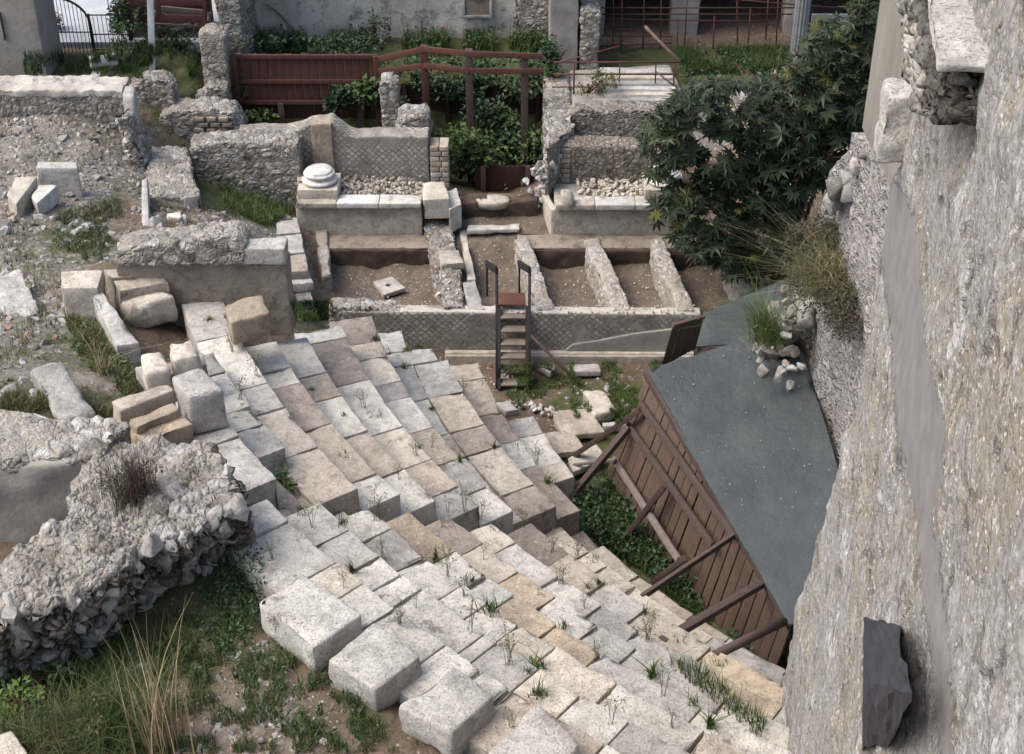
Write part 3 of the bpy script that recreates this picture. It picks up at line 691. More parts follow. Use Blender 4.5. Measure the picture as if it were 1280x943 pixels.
for xa, xb in ((405, 540), (646, 930)):
    a, b = V(xa, 292, 24.1), V(xb, 292, 24.1); n_ = hexa(b.x - a.x, .6, .6, lambda P: np.c_[a.x + (b.x - a.x) * P[:, 0], 23.62 + .62 * P[:, 1], .28 + .57 * P[:, 2]], step=.06, r=.03, amp=.05, freq=3)
    tag(put('earth_bank', n_[0], n_[1], EARTHM), None, None, None, 'structure')
    n_ = hexa(b.x - a.x, .5, .06, lambda P: np.c_[a.x + (b.x - a.x) * P[:, 0], 23.66 + .5 * P[:, 1], .83 + .05 * P[:, 2]], step=.06, r=.02, amp=.03, freq=4)
    tag(put('bank_ledge', n_[0], n_[1], PL_BROWN), None, None, None, 'structure')
# slab with the drain hole
q4 = [np.array(U(x, y, .5)) for x, y in [(479,369), (467,352), (490,346), (506.5,360)]]
c = np.mean(q4, 0); hc = np.array(U(485.5, 356.5, .5)); N_ = 32
outer = []
for i in range(N_):
    t_ = i / N_ * 4; a_, b_ = q4[int(t_)], q4[(int(t_) + 1) % 4]; outer.append(a_ + (b_ - a_) * (t_ - int(t_)))
outer = np.array(outer); th0 = np.arctan2(outer[:, 1] - hc[1], outer[:, 0] - hc[0])
inner = np.c_[hc[0] + .055 * np.cos(th0), hc[1] + .055 * np.sin(th0), np.full(N_, .5)]
vs = np.concatenate([outer, inner, outer - [0, 0, .07], inner - [0, 0, .07]]); fs = []
for i in range(N_):
    j = (i + 1) % N_; fs += [[i, j, N_ + j, N_ + i], [i, 2 * N_ + i, 2 * N_ + j, j], [N_ + i, N_ + j, 3 * N_ + j, 3 * N_ + i]]
tag(put('drain_slab', vs, fs, LS_WHITE, smooth=False), 'white square paving slab with a round hole lying in the brown pit', 'slab')
blk('stone_slab', [(477,383),(481,375),(499,376),(494,385)], .05, LS_CREAM, 'small cream stone slab beside the holed slab', 'slab', base=.42, step=.05)
pp = [U(random.gauss(440, 22), random.gauss(322, 8), .44) for i in range(70)]
v, f = rocks_at(pp, .035); tag(put('brick_rubble', v, f, plain('terracotta', (.27, .13, .075), .9), smooth=False), 'scatter of terracotta brick bits in the brown pit', 'rubble', kind='stuff')
pp = [U(random.uniform(405, 920), random.uniform(296, 386), .44) for i in range(420)]
v, f = rocks_at(pp, .022); tag(put('pit_gravel', v, f, LS_WHITE, smooth=False), 'pale gravel strewn over the pit floors', 'gravel', kind='stuff')

# podiums with their facing slabs
def podium(x0, x1, yf, yt, label, ret=None):
    a, b = V(x0, 292, 24.16), V(x1, 292, 24.16); zb, zt = .72, V(x0, yt, 24.16).z
    o = None
    n = 3; xx = np.linspace(a.x, b.x, n + 1)
    body = hexa(b.x - a.x, .95, zt - zb - .12, lambda P: np.c_[a.x + (b.x - a.x) * P[:, 0], 24.2 + 1.0 * P[:, 1], zb + (zt - .12 - zb) * P[:, 2]], step=.1, amp=.01)
    o = put('podium', body[0], body[1], LS_CREAM); tag(o, label, 'podium', 'stone podiums behind the pits')
    for i in range(n):
        v, f = hexa(xx[i + 1] - xx[i] - .012, .34, .11, lambda P: np.c_[xx[i] + .006 + (xx[i + 1] - xx[i] - .012) * P[:, 0], 24.08 + .36 * P[:, 1], zt - .11 + .11 * P[:, 2]], step=.06, r=.015, amp=.01, chip=.04)
        put('cornice_slab', v, f, [LS_CREAM, MARBLE, LS_WHITE][i % 3], parent=o)
    v, f = hexa(b.x - a.x, .1, .1, lambda P: np.c_[a.x + (b.x - a.x) * P[:, 0], 24.1 + .1 * P[:, 1], zb + .02 + .1 * P[:, 2]], step=.1, amp=.01)
    put('base_moulding', v, f, LS_CREAM, parent=o)
    pts = [(random.uniform(a.x + .45, b.x - .05), random.uniform(24.5, 25.2), zt - .06 + random.uniform(-.03, .06)) for i in range(230)]
    scatter_top(o, 'rubble_fill', pts, .055, LS_CREAM)['kind'] = 'stuff'
    return o, zt
pod, zt = podium(372, 528, 262, 252, 'long podium under the left column base, facing the brown pit')
pod2, zt2 = podium(693, 842, 262, 254, 'podium left of the dark shrub, its front corner turned to the passage')
a = V(693, 262, 24.16)
v, f = hexa(.14, 1.0, .75, lambda P: np.c_[a.x - .06 + .1 * P[:, 0] - .22 * P[:, 1], 24.2 + 1.0 * P[:, 1], .62 + .76 * P[:, 2]], step=.1, amp=.012)
put('side_slab', v, f, LS_CREAM, parent=pod2)
v, f = rocks_at([U(708, 250, 1.6)], [.26]); put('fallen_block', v, f, LS_CREAM, parent=pod2)
def colbase(px, py, label):
    c_ = V(px, py + 18, 24.62); z0 = zt - .02
    o = empty('column_pedestal', (c_.x, c_.y, z0), label, 'column base', 'attic column bases on the podiums')
    q = [(c_.x - .38, c_.y - .36, z0 + .2), (c_.x + .36, c_.y - .36, z0 + .2), (c_.x + .36, c_.y + .36, z0 + .2), (c_.x - .38, c_.y + .36, z0 + .2)]
    v, f = box_mesh(q, .22, step=.08, r=.012, amp=.008, chip=.03); put('plinth', v, f, LS_CREAM, parent=o)
    prof = [(.30, .2)]
    for i in range(9): t = -math.pi / 2 + math.pi * i / 8; prof.append((.27 + .06 * math.cos(t), .26 + .055 * math.sin(t)))
    prof += [(.265, .325), (.25, .345), (.25, .365), (.262, .38)]
    for i in range(9): t = -math.pi / 2 + math.pi * i / 8; prof.append((.255 + .035 * math.cos(t), .42 + .04 * math.sin(t)))
    prof += [(.25, .47), (.245, .5), (.23, .515), (.1, .515), (.01, .515)]
    prof = [(r_, .2 + (z_ - .2) * .8) for r_, z_ in prof]; v, f = lathe(prof, (c_.x, c_.y, z0)); put('torus_drum', v, f, MARBLE, parent=o)
    return o
colbase(401, 224, 'white marble column base on the end of the long podium, fully in view')
colbase(829, 228, 'white marble column base half hidden by the dark shrub')
o = blk('carved_stone', [(372,226),(371,218),(381,216),(384,224)], .12, LS_CREAM, 'small cream carved stone beside the left column base', 'stone', ztop=zt + .24, step=.05)
pod_q = blk('corner_block', [(529,250),(527,228),(556,226),(562,248)], .42, LS_CREAM, 'cream corner block stacked at the right end of the long podium', 'stone block', ztop=1.62)
blk('corner_block', [(562,262),(557,238),(571,234),(577,255)], .5, LS_WHITE, 'white upright corner block at the passage edge right of the long podium', 'stone block', ztop=1.42)
blk('threshold_slab', [(583,288),(585,281),(650,279),(650,286)], .1, LS_WHITE, 'long white threshold slab lying across the earth passage', 'slab', ztop=.96, step=.1)
v, f = lathe([(.3, -.12), (.32, -.04), (.32, .0), (.3, .02), (.01, .02)], (0, 0, 0)); c_ = np.array(U(616, 250, 1.25)); v = v * [1, .62, 1] + c_; tag(put('round_slab', v, f, LS_CREAM), 'flat round cream stone at the head of the earth passage', 'slab')
pp = [V(random.gauss(676, 7), random.uniform(205, 262), 25.3 - random.uniform(0, .5)) for i in range(60)]
v, f = rocks_at(pp, .085); tag(put('rubble_heap', v, f, LS_GREY, smooth=False), 'heap of tumbled white rubble at the passage corner', 'rubble', kind='stuff')
v, f, at = wall_strip([(576,256),(600,252),(640,254),(672,250)], 24.75, .4, .3, amp=.04); tag(put('earth_bank', v, f, EARTHM), None, None, None, 'structure')

# walls behind
wl = wall('scene_wall', [(296,168),(330,165),(360,166),(372,163),(388,156),(414,153),(424,161),(440,172),(480,171),(535,171)], 25.26, 1.0, .42, RETIC, 'diamond patterned rear wall with a brick pier behind the left column base', 'wall', rough_top=.04, amp=.015)
wall('brick_pier', [(388,156),(414,155)], 25.2, 1.3, .3, BRICK_TAN, parent=wl, amp=.02)
def quoins(parent, x0, x1, y0, y1, Y, zb, th):
    zt_ = V(x0, y0, Y).z; a, b = V(x0, y0, Y), V(x1, y0, Y); n = int((zt_ - zb) / .1)
    for i in range(n):
        z0 = zb + (zt_ - zb) * i / n; z1 = zb + (zt_ - zb) * (i + 1) / n - .012
        s = [0, .5, 1] if i % 2 else [0, .62, 1]
        for j in range(2):
            xa, xb = lerp(a.x, b.x, s[j]), lerp(a.x, b.x, s[j + 1]) - .012
            v, f = hexa(xb - xa, th, z1 - z0, lambda P: np.c_[xa + (xb - xa) * P[:, 0], Y + th * P[:, 1], z0 + (z1 - z0) * P[:, 2]], step=.08, r=.012, amp=.008)
            put('quoin_block', v, f, random.choice([BRICK_TAN, LS_TAN, LS_CREAM]), parent=parent)
quoins(wl, 537, 561, 183, 226, 25.24, 1.3, .42)
wl2 = wall('scene_wall', [(690,184),(720,183),(760,185),(800,186),(850,188)], 25.26, 1.0, .5, rubble('irregular_net_masonry', 9.5, [(.21, .175, .135), (.29, .255, .21), (.35, .315, .265)], (.11, .09, .07), .03, stretch=(1, 1, 1)),
           'rear wall of irregular small stones behind the right podium', 'wall', rough_top=.03, amp=.02)
quoins(wl2, 689, 714, 186, 230, 25.22, 1.3, .4)
wall('rubble_wall', [(712,146),(722,139),(760,138),(830,140)], 26.3, 1.4, .45, RUB_FINE, 'low rubble wall below the railed platform', 'wall', rough_top=.05, amp=.03)
blk('rubble_wall', [(684,186),(680,96),(712,92),(716,160)], 1.6, RUB, 'ruined rubble wall end, dark on its left side, left of the railed platform', 'wall', ztop=2.3, step=.05, amp=.08, freq=1.6)
wall('rubble_wall', [(238,186),(262,181),(300,178),(340,180),(371,184)], 24.7, 1.0, .55, RUB, 'grey rubble wall above the grassy corner beside the left column base', 'wall', rough_top=.06, amp=.03)
o = wall('low_wall', [(200,148),(215,141),(250,138),(290,142),(300,158)], 26.2, 1.0, .6, RUB_TOP, 'low broken wall with tan facing blocks at the foot of the rubble pillar', 'wall', rough_top=.05, amp=.04)
for r_ in range(3):
    for c_ in range(3):
        p = V(243 + c_ * 15 + (r_ % 2) * 5, 147 + r_ * 7, 26.14)
        v, f = hexa(.18, .12, .085, lambda P: np.c_[p.x + .18 * P[:, 0], 26.12 + .12 * P[:, 1], p.z - .085 + .085 * P[:, 2]], step=.06, r=.01, amp=.008); put('facing_block', v, f, BRICK_TAN, parent=o)
wall('rubble_pier', [(476,106),(485,104),(496,108)], 26.6, 1.0, .5, RUB, 'slim whitish rubble pier in front of the red board fence', 'pier', amp=.04)
wall('rubble_stump', [(498,150),(512,144),(530,143),(535,150)], 26.0, 1.0, .5, RUB_TOP, 'rounded rubble stump left of the tall grey post', 'wall', amp=.04)

# rubble mass with flat top (left of the grassy corner)
blk('masonry_stub', [(188,247),(183,186),(231,184),(248,244)], .55, RUB_TOP, 'flat topped masonry stub pointing at the viewer, above the sloping bank', 'wall', ztop=2.35, step=.05, amp=.04)
blk('masonry_facing', [(229,247),(226,236),(246,234),(248,245)], .45, LS_GREY, 'grey facing block at the corner of the flat topped masonry stub', 'stone block', ztop=2.36, step=.05)
blk('boundary_slab', [(177,292),(177,225),(184,222),(187,290)], .5, LS_GREY, 'thin upright grey slab edging the sloping bank', 'slab', ztop=2.75, step=.1, amp=.006, chip=0)
blk('white_stone', [(208,271),(207,266),(226,265),(227,272)], .1, LS_WHITE, 'small white stone at the foot of the flat topped masonry stub', 'stone', step=.05)

# paved passage
for i, (qd, m) in enumerate([([(345,293),(344,274),(371,271),(376,290)], LS_GREY), ([(347,318),(345,295),(377,292),(381,315)], LS_GREY), ([(350,340),(348,320),(382,317),(386,338)], LS_TAN),
        ([(362,356),(352,342),(387,340),(392,353)], LS_WHITE), ([(372,376),(365,360),(386,358),(392,374)], LS_GREY), ([(337,275),(337,266),(361,266),(366,272)], LS_GREY)]):
    blk('paving_slab', qd, .18, m, ['grey paving slab in the passage below the left column base', 'grey paving slab second along the passage', 'tan paving slab in the middle of the passage', 'whitish paving slab near the weedy end of the passage', 'grey paving slab among the weeds at the passage end', 'grey paving slab farthest along the passage by the grassy corner'][i], 'paving slab', 'paving slabs of the passage', step=.09)

# retaining wall with its capping block
rw = wall('retaining_wall', [(144,326),(165,319),(200,314),(240,311),(285,310),(300,318),(308,328),(330,331),(358,330)], 16.62, 3.45, .35, PL_BROWN, 'brown plastered retaining wall behind the jumble of loose blocks', 'wall', rough_top=.04, amp=.03, step=.06)
v, f, at = wall_strip([(146,318),(170,309),(200,305),(232,304),(262,298),(296,298),(304,307)], 16.58, 4.58, .45, rough_top=.03, amp=.03); put('rubble_top', v, f, RUB_TOP, parent=rw)
a, b = V(302, 331, 16.58), V(358, 331, 16.58)
v, f = hexa(b.x - a.x, .3, .24, lambda P: np.c_[a.x + (b.x - a.x) * P[:, 0], 16.56 + .3 * P[:, 1], a.z + .004 + .24 * P[:, 2]], step=.07, amp=.02, chip=.04)
tag(put('capping_block', v, f, LS_GREY), 'grey capping block on the right end of the brown retaining wall', 'stone block')

# ================================================================== LOOSE BLOCKS
def loose(quad, h, m, label, **k):
    return blk('stone_block', quad, h, m, label, 'stone block', 'loose stone blocks', **{**dict(r=.016, chip=.07), **k})
loose([(76,360),(76,339),(129,337),(122,360)], .5, LS_CREAM, 'cream block standing alone at the left of the tumbled heap')
loose([(139,347),(129,337),(195,334),(201,343)], .55, LS_CREAM, 'cream slab on edge, farthest in the tumbled heap')
loose([(148,364),(140,350),(202,343),(211,352)], .55, LS_TAN, 'tan slab on edge, second in the tumbled heap')
loose([(159,382),(148,372),(206,361),(220,369)], .45, LS_CREAM, 'big rounded cream boulder block in front of the two slabs on edge', r=.09, amp=.05, chip=.12)
loose([(145,432),(115,370),(128,364),(174,428)], .35, LS_GREY, 'long grey kerb block sloping down beside the tumbled heap')
loose([(180,468),(174,441),(204,435),(214,461)], .34, LS_CREAM, 'upright cream block left of its twin on the thin slab', r=.06, amp=.03, ztop=5.0)
loose([(214,450),(208,425),(239,419),(252,443)], .3, LS_CREAM, 'squat cream block right of its twin on the thin slab', r=.06, amp=.03, ztop=4.98)
loose([(181,479),(168,459),(254,440),(260,455)], .16, LS_GREY, 'thin pale slab under the pair of cream blocks', ztop=4.66)
loose([(234,497),(213,470),(251,457),(281,487)], .5, LS_GREY, 'big grey cube on the top seat row below the pair of cream blocks', r=.05, amp=.03, ztop=5.12)
loose([(148,514),(135,500),(210,479),(219,487)], .42, LS_TAN, 'long tan block left of the grey cube', r=.03, ztop=4.98)
o = loose([(176,551),(160,530),(218,512),(241,530)], .3, LS_ORANGE, 'ochre block carved with a stepped moulding, in front of the long tan block', ztop=4.86)
p = o['_o']; blk('moulding_step', [(170,534),(158,522),(217,503),(224,512)], .12, LS_ORANGE, ztop=max(v_.co.z for v_ in o.data.vertices) + p[2] + .1, parent=o)
loose([(288,403),(278,377),(328,367),(338,391)], .36, LS_ORANGE, 'ochre block alone on the upper seats before the retaining wall', ztop=4.45, r=.04)
loose([(391,811),(322,753),(378,713),(453,767)], .34, LS_WHITE, 'big white block, first of the foreground four, with a round stain on top', ztop=4.84, r=.035, amp=.03)
loose([(469,862),(408,824),(467,775),(530,818)], .36, LS_WHITE, 'big white block, second of the foreground four, sharp edged', ztop=4.84, r=.03, amp=.03)
loose([(564,917),(497,882),(567,833),(622,867)], .36, LS_WHITE, 'big white block, third of the foreground four, tilted a little to the viewer', ztop=4.84, r=.035, amp=.03)
loose([(672,990),(607,940),(672,880),(728,929)], .45, LS_WHITE, 'big white block, last of the foreground four, cut by the picture edge', ztop=4.84, r=.03, amp=.03)
loose([(20,256),(8,243),(19,221),(46,221)], .36, LS_CREAM, 'pale block left of the upright slab on the terrace')
loose([(46,255),(39,246),(48,231),(72,231)], .3, LS_WHITE, 'small white block between the pale block and the upright slab')
blk('upright_slab', [(45,210),(47,202),(96,202),(97,210)], .65, LS_GREY, 'thin grey slab set upright on the terrace', 'slab', ztop=3.25, step=.07, amp=.006, chip=0)
o = blk('upright_stone', [(152,118),(156,105),(170,107),(168,121)], .95, LS_GREY, 'narrow upright grey stone at the corner of the terrace', 'standing stone', ztop=3.35, r=.08, amp=.03)
loose([(160,195),(152,178),(168,172),(172,190)], .2, LS_GREY, 'grey block at the foot of the upright stone on the terrace corner', ztop=2.6)
# stones of the orchestra
loose([(742,520),(727,488),(752,486),(772,512)], .22, LS_CREAM, 'irregular white boulder lying in the orchestra grass', r=.08, amp=.06, base=0)
for qd, m, l in [([(701,545),(688,513),(737,510),(757,540)], LS_TAN, 'broad tan slab between the grass and the rows, ribbed at one edge'), ([(690,568),(676,540),(712,535),(734,562)], LS_TAN, 'tan slab below the broad ribbed slab'),
      ([(716,590),(708,572),(746,554),(758,572)], LS_CREAM, 'cream slab beside the first wooden strut'), ([(632,515),(619,503),(637,500),(649,512)], LS_GREY, 'small grey slab below the ladder foot'),
      ([(688,466),(668,455),(692,453),(694,461)], LS_GREY, 'flat grey slab right of the ladder'), ([(712,464),(710,455),(748,454),(752,464)], LS_GREY, 'flat grey slab at the foot of the plaster patch'), ([(756,533),(752,528),(780,526),(783,531)], LS_WHITE, 'low white slab by the end of the shed')]:
    blk('flat_slab', qd, .12, m, l, 'slab', 'flat slabs on the orchestra floor', base=0.02, step=.07)
pp = [U(640 + 68 * t + random.gauss(0, 3), 503 + 18 * t + random.gauss(0, 3), .05) for t in np.linspace(0, 1, 42)]
v, f = rocks_at(pp, .055); tag(put('stone_edging', v, f, LS_WHITE, smooth=False), 'ragged line of small white stones edging the orchestra', 'stones', kind='stuff')

# terrace parapet
tw = wall('parapet_wall', [(-70,119),(0,119),(80,119),(152,119)], 25.3, 2.2, .55, RUB_ROW, 'low parapet wall with a pebble course along the back of the terrace', 'wall', rough_top=.02, amp=.02)
v, f, at = wall_strip([(-70,114),(0,113),(80,113),(152,114)], 25.26, V(80, 119, 25.3).z - .02, .7, rough_top=.05, amp=.05, freq=3); put('mortar_capping', v, f, PL_WARM, parent=tw)
wall('terrace_edge', [(150,150),(168,176),(176,195)], 24.0, 1.9, .5, RUB_BIG, 'rough rubble edge of the terrace under the upright stone', 'wall', amp=.08, rough_top=.1)

# big plastered block + hero rubble wall
blk('plastered_block', [(-60,588),(-60,505),(160,530),(124,577)], 1.0, PL_GREY, 'large rough topped masonry block with a smooth grey side at the picture edge', 'masonry block', ztop=5.3, step=.06, r=.04, amp=.05, freq=2.2)
blk('rough_top', [(-60,580),(-60,507),(158,531),(122,572)], .1, RUB_TOP, ztop=5.33, step=.05, amp=.05, parent=bpy.data.objects['plastered_block'])
back = [(-60,720),(0,702),(37,680),(66,661),(85,646),(100,605),(115,575),(150,556),(215,553),(268,563)]
front = [(-60,770),(0,757),(55,747),(92,731),(117,722),(156,697),(190,677),(230,658),(262,640),(297,622)]
ZT = 5.28; zbw = 4.05
bk = np.array([U(x, y, ZT) for x, y in back]); fr = np.array([U(x, y, ZT) for x, y in front])
L = np.linalg.norm(np.diff(fr, axis=0), axis=1).sum()
def fn(P):
    t = P[:, 0] * (len(back) - 1); i = np.clip(t.astype(int), 0, len(back) - 2); s = (t - i)[:, None]
    b_ = bk[i] * (1 - s) + bk[i + 1] * s; f_ = fr[i] * (1 - s) + fr[i + 1] * s
    # ragged front line
    X = f_ * (1 - P[:, 1:2]) + b_ * P[:, 1:2]; w = P[:, 2]
    zt = ZT + .10 * fbm(np.c_[X[:, 0] * 1.6, X[:, 1] * 1.6, np.zeros(len(X))], 3) - .10 * np.clip(1 - P[:, 1] * 3, 0, 1)
    X = X.copy(); X[:, 2] = zbw + (zt - zbw) * w; X[:, :2] += ((f_ - b_)[:, :2] * (.34 * (1 - w) * -1)[:, None]) * (1 - P[:, 1:2])
    return X
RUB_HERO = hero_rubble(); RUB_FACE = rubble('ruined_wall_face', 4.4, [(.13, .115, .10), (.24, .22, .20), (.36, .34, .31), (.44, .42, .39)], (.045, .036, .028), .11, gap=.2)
v, f = hexa(L, 1.0, 1.2, fn, step=.03, r=.03, amp=.06, freq=2.2)
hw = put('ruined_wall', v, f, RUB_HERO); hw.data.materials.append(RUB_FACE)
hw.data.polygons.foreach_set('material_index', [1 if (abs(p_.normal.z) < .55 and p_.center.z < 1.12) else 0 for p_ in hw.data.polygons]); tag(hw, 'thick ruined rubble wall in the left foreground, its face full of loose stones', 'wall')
rg = np.random.default_rng(21); pts, sz = [], []
blk_top = None
for i in range(330):
    t = rg.uniform(.02, 1); w = rg.uniform(0.05, 1.0); X = fn(np.array([[t, 0, w]]))[0]
    pts.append(X + rg.normal(0, .03, 3)); sz.append(rg.uniform(.05, .11) * (1.7 if rg.random() < .35 else 1))
for i in range(90):
    w = rg.uniform(.1, 1); X = fn(np.array([[1, rg.uniform(0, 1), w]]))[0]; pts.append(X); sz.append(rg.uniform(.05, .13))
for i in range(120):
    X = fn(np.array([[rg.uniform(0, 1), rg.uniform(.0, 1), 1]]))[0]; pts.append(X - [0, 0, .02]); sz.append(rg.uniform(.03, .085))
v, f = rocks_at(pts, sz, rg)
def rock_var():
    t = NT('wall_stone'); isl = t.n('ShaderNodeNewGeometry').outputs['Random Per Island']
    c = t.ramp(isl, [(0, (.12, .108, .095)), (.35, (.22, .205, .185)), (.7, (.34, .325, .3)), (.93, (.44, .42, .39)), (1, (.33, .22, .16))])
    c = t.mix(t.math('MULTIPLY', t.step(t.noise(9, 8, .7), .48, .66), .6), c, (.12, .11, .095))
    c = t.mix(t.math('MULTIPLY', t.step(t.noise(26, 5, .7), .58, .66), .5), c, (.55, .53, .5))
    t.bump(t.noise(16, 9, .72), .8, .04); return t.done(c)
ROCKM = rock_var()
put('loose_stones', v, f, ROCKM, parent=hw, smooth=False)
blk('pale_stone', [(0,946),(-8,920),(14,912),(38,946)], .2, LS_CREAM, 'pale stone at the lower left picture corner', 'stone', step=.06)
blk('bedrock_slab', [(75,528),(36,462),(75,452),(122,516)], .2, LS_GREY, 'smooth whitish bedrock slab in the bank above the plastered block', 'rock', r=.08, amp=.07)
blk('bedrock_slab', [(8,400),(-20,350),(25,335),(52,390)], .15, LS_GREY, 'weathered grey bedrock hump at the left edge of the rubble bank', 'rock', r=.08, amp=.09)

# ================================================================== TIMBER: LADDER, SHED, FENCES
WD_BLACK = wood('blackened_timber', (.03, .024, .026), (.018, .015, .016), (6, 6, 6))
lad = empty('ladder_stairs', V(640, 478, 20.5), 'small dark wooden stair with handrails leaning on the stage front wall', 'wooden stair')
lx0, lx1 = V(624, 470, 20.5).x, V(659, 470, 20.5).x
for x in (lx0, lx1):
    v, f = beam((x, 20.36, .0), (x, 21.36, 1.02), .05, .13, amp=.003); put('stringer', v, f, WD_BLACK, parent=lad)
for i in range(6):
    z, y = .07 + .165 * i, 20.44 + .158 * i
    v, f = hexa(lx1 - lx0 - .05, .2, .035, lambda P: np.c_[lx0 + .025 + (lx1 - lx0 - .05) * P[:, 0], y - .08 + .2 * P[:, 1], z + .035 * P[:, 2]], step=.1, r=.008, amp=.004); put('tread', v, f, WD_TREAD, parent=lad)
v, f = hexa(lx1 - lx0 + .02, .4, .035, lambda P: np.c_[lx0 - .05 + (lx1 - lx0 + .02) * P[:, 0], 21.36 + .4 * P[:, 1], 1.03 + .035 * P[:, 2]], step=.1, r=.008, amp=.003); put('landing_board', v, f, WD_REDPLY, parent=lad)
for s, x in ((-1, lx0), (1, lx1)):
    xx = x + s * .04
    v, f = beam((xx, 20.42, .0), (xx, 20.62, .78), .04, .05); put('post', v, f, WD_BLACK, parent=lad)
    v, f = beam((xx, 21.32, .2), (xx, 21.32, 1.78), .04, .05); put('post', v, f, WD_BLACK, parent=lad)
    v, f = beam((xx - .17, 21.75, 1.0), (xx - .17, 21.75, 1.66), .035, .035); put('post', v, f, WD_BLACK, parent=lad)
    v, f = beam((xx, 20.6, .76), (xx, 21.34, 1.76), .04, .06); put('handrail', v, f, WD_BLACK, parent=lad)
    v, f = beam((xx, 21.28, 1.78), (xx - .18, 21.78, 1.62), .045, .12); put('guard_rail', v, f, WD_BLACK, parent=lad)
v, f = tube([V(661, 417, 21.0), U(728, 484, .05)], [.028, .022]); tag(put('prop_pole', v, f, WD_STRUT), 'thin dark pole slanting from the wooden stair down to the grass', 'pole')

# shed
A_, B_ = U(805, 463, 1.95), U(986, 783, 1.95); D_ = Vector((4.22, 18.75, 2.3)); C_ = Vector((4.22, 12.6, 2.3))
shed = empty('shed', U(800, 600, .2), 'low lean-to shed of brown planks under a slate blue felt roof', 'shed')
n = 3
for i in range(n):
    t0, t1 = i / n, (i + 1) / n + (.012 if i < n - 1 else 0); lift = .016 * i
    qd = [A_.lerp(D_, 0).lerp(B_.lerp(C_, 0), t0), A_.lerp(B_, t1), D_.lerp(C_, t1), D_.lerp(C_, t0)]
    v, f = box_mesh([x + Vector((0, 0, lift)) for x in qd], .03, step=.1, r=.006, amp=.02, freq=.9); put('roof_sheet', v, f, ROOF, parent=shed)
qd = [U(866, 433, 1.8), U(1000, 425, 2.2), U(990, 345, 2.0), U(879, 392, 1.75)]
v, f = box_mesh(qd, .03, step=.1, r=.006, amp=.02, freq=1.2); put('roof_sheet', v, f, ROOF, parent=shed)
b0, b1 = U(827, 457, 1.86), U(870, 434, 1.86)
qd = [b0, b1, b1 + Vector((.1, .12, .46)), b0 + Vector((.14, .12, .62))]
for i in range(4):
    t0, t1 = i / 4, (i + 1) / 4 - .01
    v, f = box_mesh([lerp(qd[0], qd[1], t0), lerp(qd[0], qd[1], t1), lerp(qd[3], qd[2], t1), lerp(qd[3], qd[2], t0)], .03, step=.2, r=.006, amp=.004); put('gable_board', v, f, WD_SHED, parent=shed)
v, f = beam(qd[3], qd[2], .06, .05); put('gable_rail', v, f, WD_SHED, parent=shed)
T0, T1 = A_ + Vector((.04, 0, -.05)), B_ + Vector((.05, .05, -.05)); G0, G1 = U(756, 592, .12), U(958, 872, .12)
pln = (T1 - T0).cross(G0 - T0).normalized()
if pln.x > 0: pln = -pln
NP = 24
for i in range(NP):
    t0, t1 = i / NP + .004 * random.random(), (i + 1) / NP - .002
    a, b, c_, d = T0.lerp(T1, t0), T0.lerp(T1, t1), G0.lerp(G1, t1), G0.lerp(G1, t0); off = pln * random.uniform(-.008, .012)
    v, f = box_mesh([x + off for x in (a, b, c_, d)], .0, step=.3) if False else hexa((b - a).length, (d - a).length, .025,
        lambda P: np.array(a + off) * ((1 - P[:, :1]) * (1 - P[:, 1:2])) + np.array(b + off) * (P[:, :1] * (1 - P[:, 1:2])) + np.array(c_ + off) * (P[:, :1] * P[:, 1:2]) + np.array(d + off) * ((1 - P[:, :1]) * P[:, 1:2]) - np.array(pln) * .025 * P[:, 2:], step=.3, r=.005, amp=.004)
    put('wall_plank', v, f, WD_SHED, parent=shed)
def PW(px, py, off=.05):
    d = ray(px, py); o = Vector((0, 0, CAM_H)); t = (T0 + pln * off - o).dot(pln) / d.dot(pln); return o + d * t
for (p, q_, m, w) in (((800,504),(917,670),WD_STRUT,.1), ((785,531),(890,682),WD_STRUT,.1), ((767,574),(848,700),WD_GREY,.1)):
    v, f = beam(PW(*p, .05), PW(*q_, .05), .05, w, up=pln.cross(Vector((0, 1, 0)))); put('rail', v, f, m, parent=shed)
v, f = beam(T0 + pln * .03, T1 + pln * .03, .04, .12, up=(0, 0, 1)); put('top_rail', v, f, WD_STRUT, parent=shed)
STR = [((708,575),(800,513),.35,WD_STRUT,'topmost prop'), ((714,620),(786,534),.5,WD_STRUT,''), ((717,580),(770,575),.1,WD_GREY,''), ((779,674),(832,606),.1,WD_STRUT,''),
       ((802,745),(918,669),.95,WD_STRUT,''), ((815,727),(856,698),.6,WD_STRUT,''), ((827,801),(951,730),.95,WD_STRUT,''), ((893,818),(980,777),.75,WD_STRUT,'')]
SL = ['dark timber strut farthest up the plank wall, near the orchestra slabs', 'dark timber strut crossing just below the farthest strut', 'thin grey stick lying between the upper struts and the plank wall', 'dark strut crossing over the grey weathered rail',
      'long reddish strut with a short one lying against it', 'short dark strut lying against the long reddish strut', 'long strut with a pale weathered top, second from the near wall', 'dark round strut nearest the crumbling near wall']
for (p, q_, z, m, _), l in zip(STR, SL):
    a, b = hit0(*p) - Vector((0, 0, .02)), PW(*q_, .1)
    if 'round' in l: v, f = tube([a, b], .055, 8)
    else: v, f = beam(a, b, .1 if 'short' not in l and 'stick' not in l else .05, .08 if 'stick' not in l else .04)
    tag(put('strut', v, f, m), l, 'strut', 'struts propping the shed wall')
pts = []
for i in range(260):
    a_, b_ = random.random(), random.random(); p = A_.lerp(D_, a_).lerp(B_.lerp(C_, a_), b_); pts.append((p.x, p.y, p.z + .022))
v, f = rocks_at(pts, [max(.005, abs(random.gauss(0, .009))) for _ in pts]); tag(put('roof_debris', v, f, LS_WHITE, smooth=False), 'white chips of stone strewn over the blue roof', 'debris', kind='stuff')

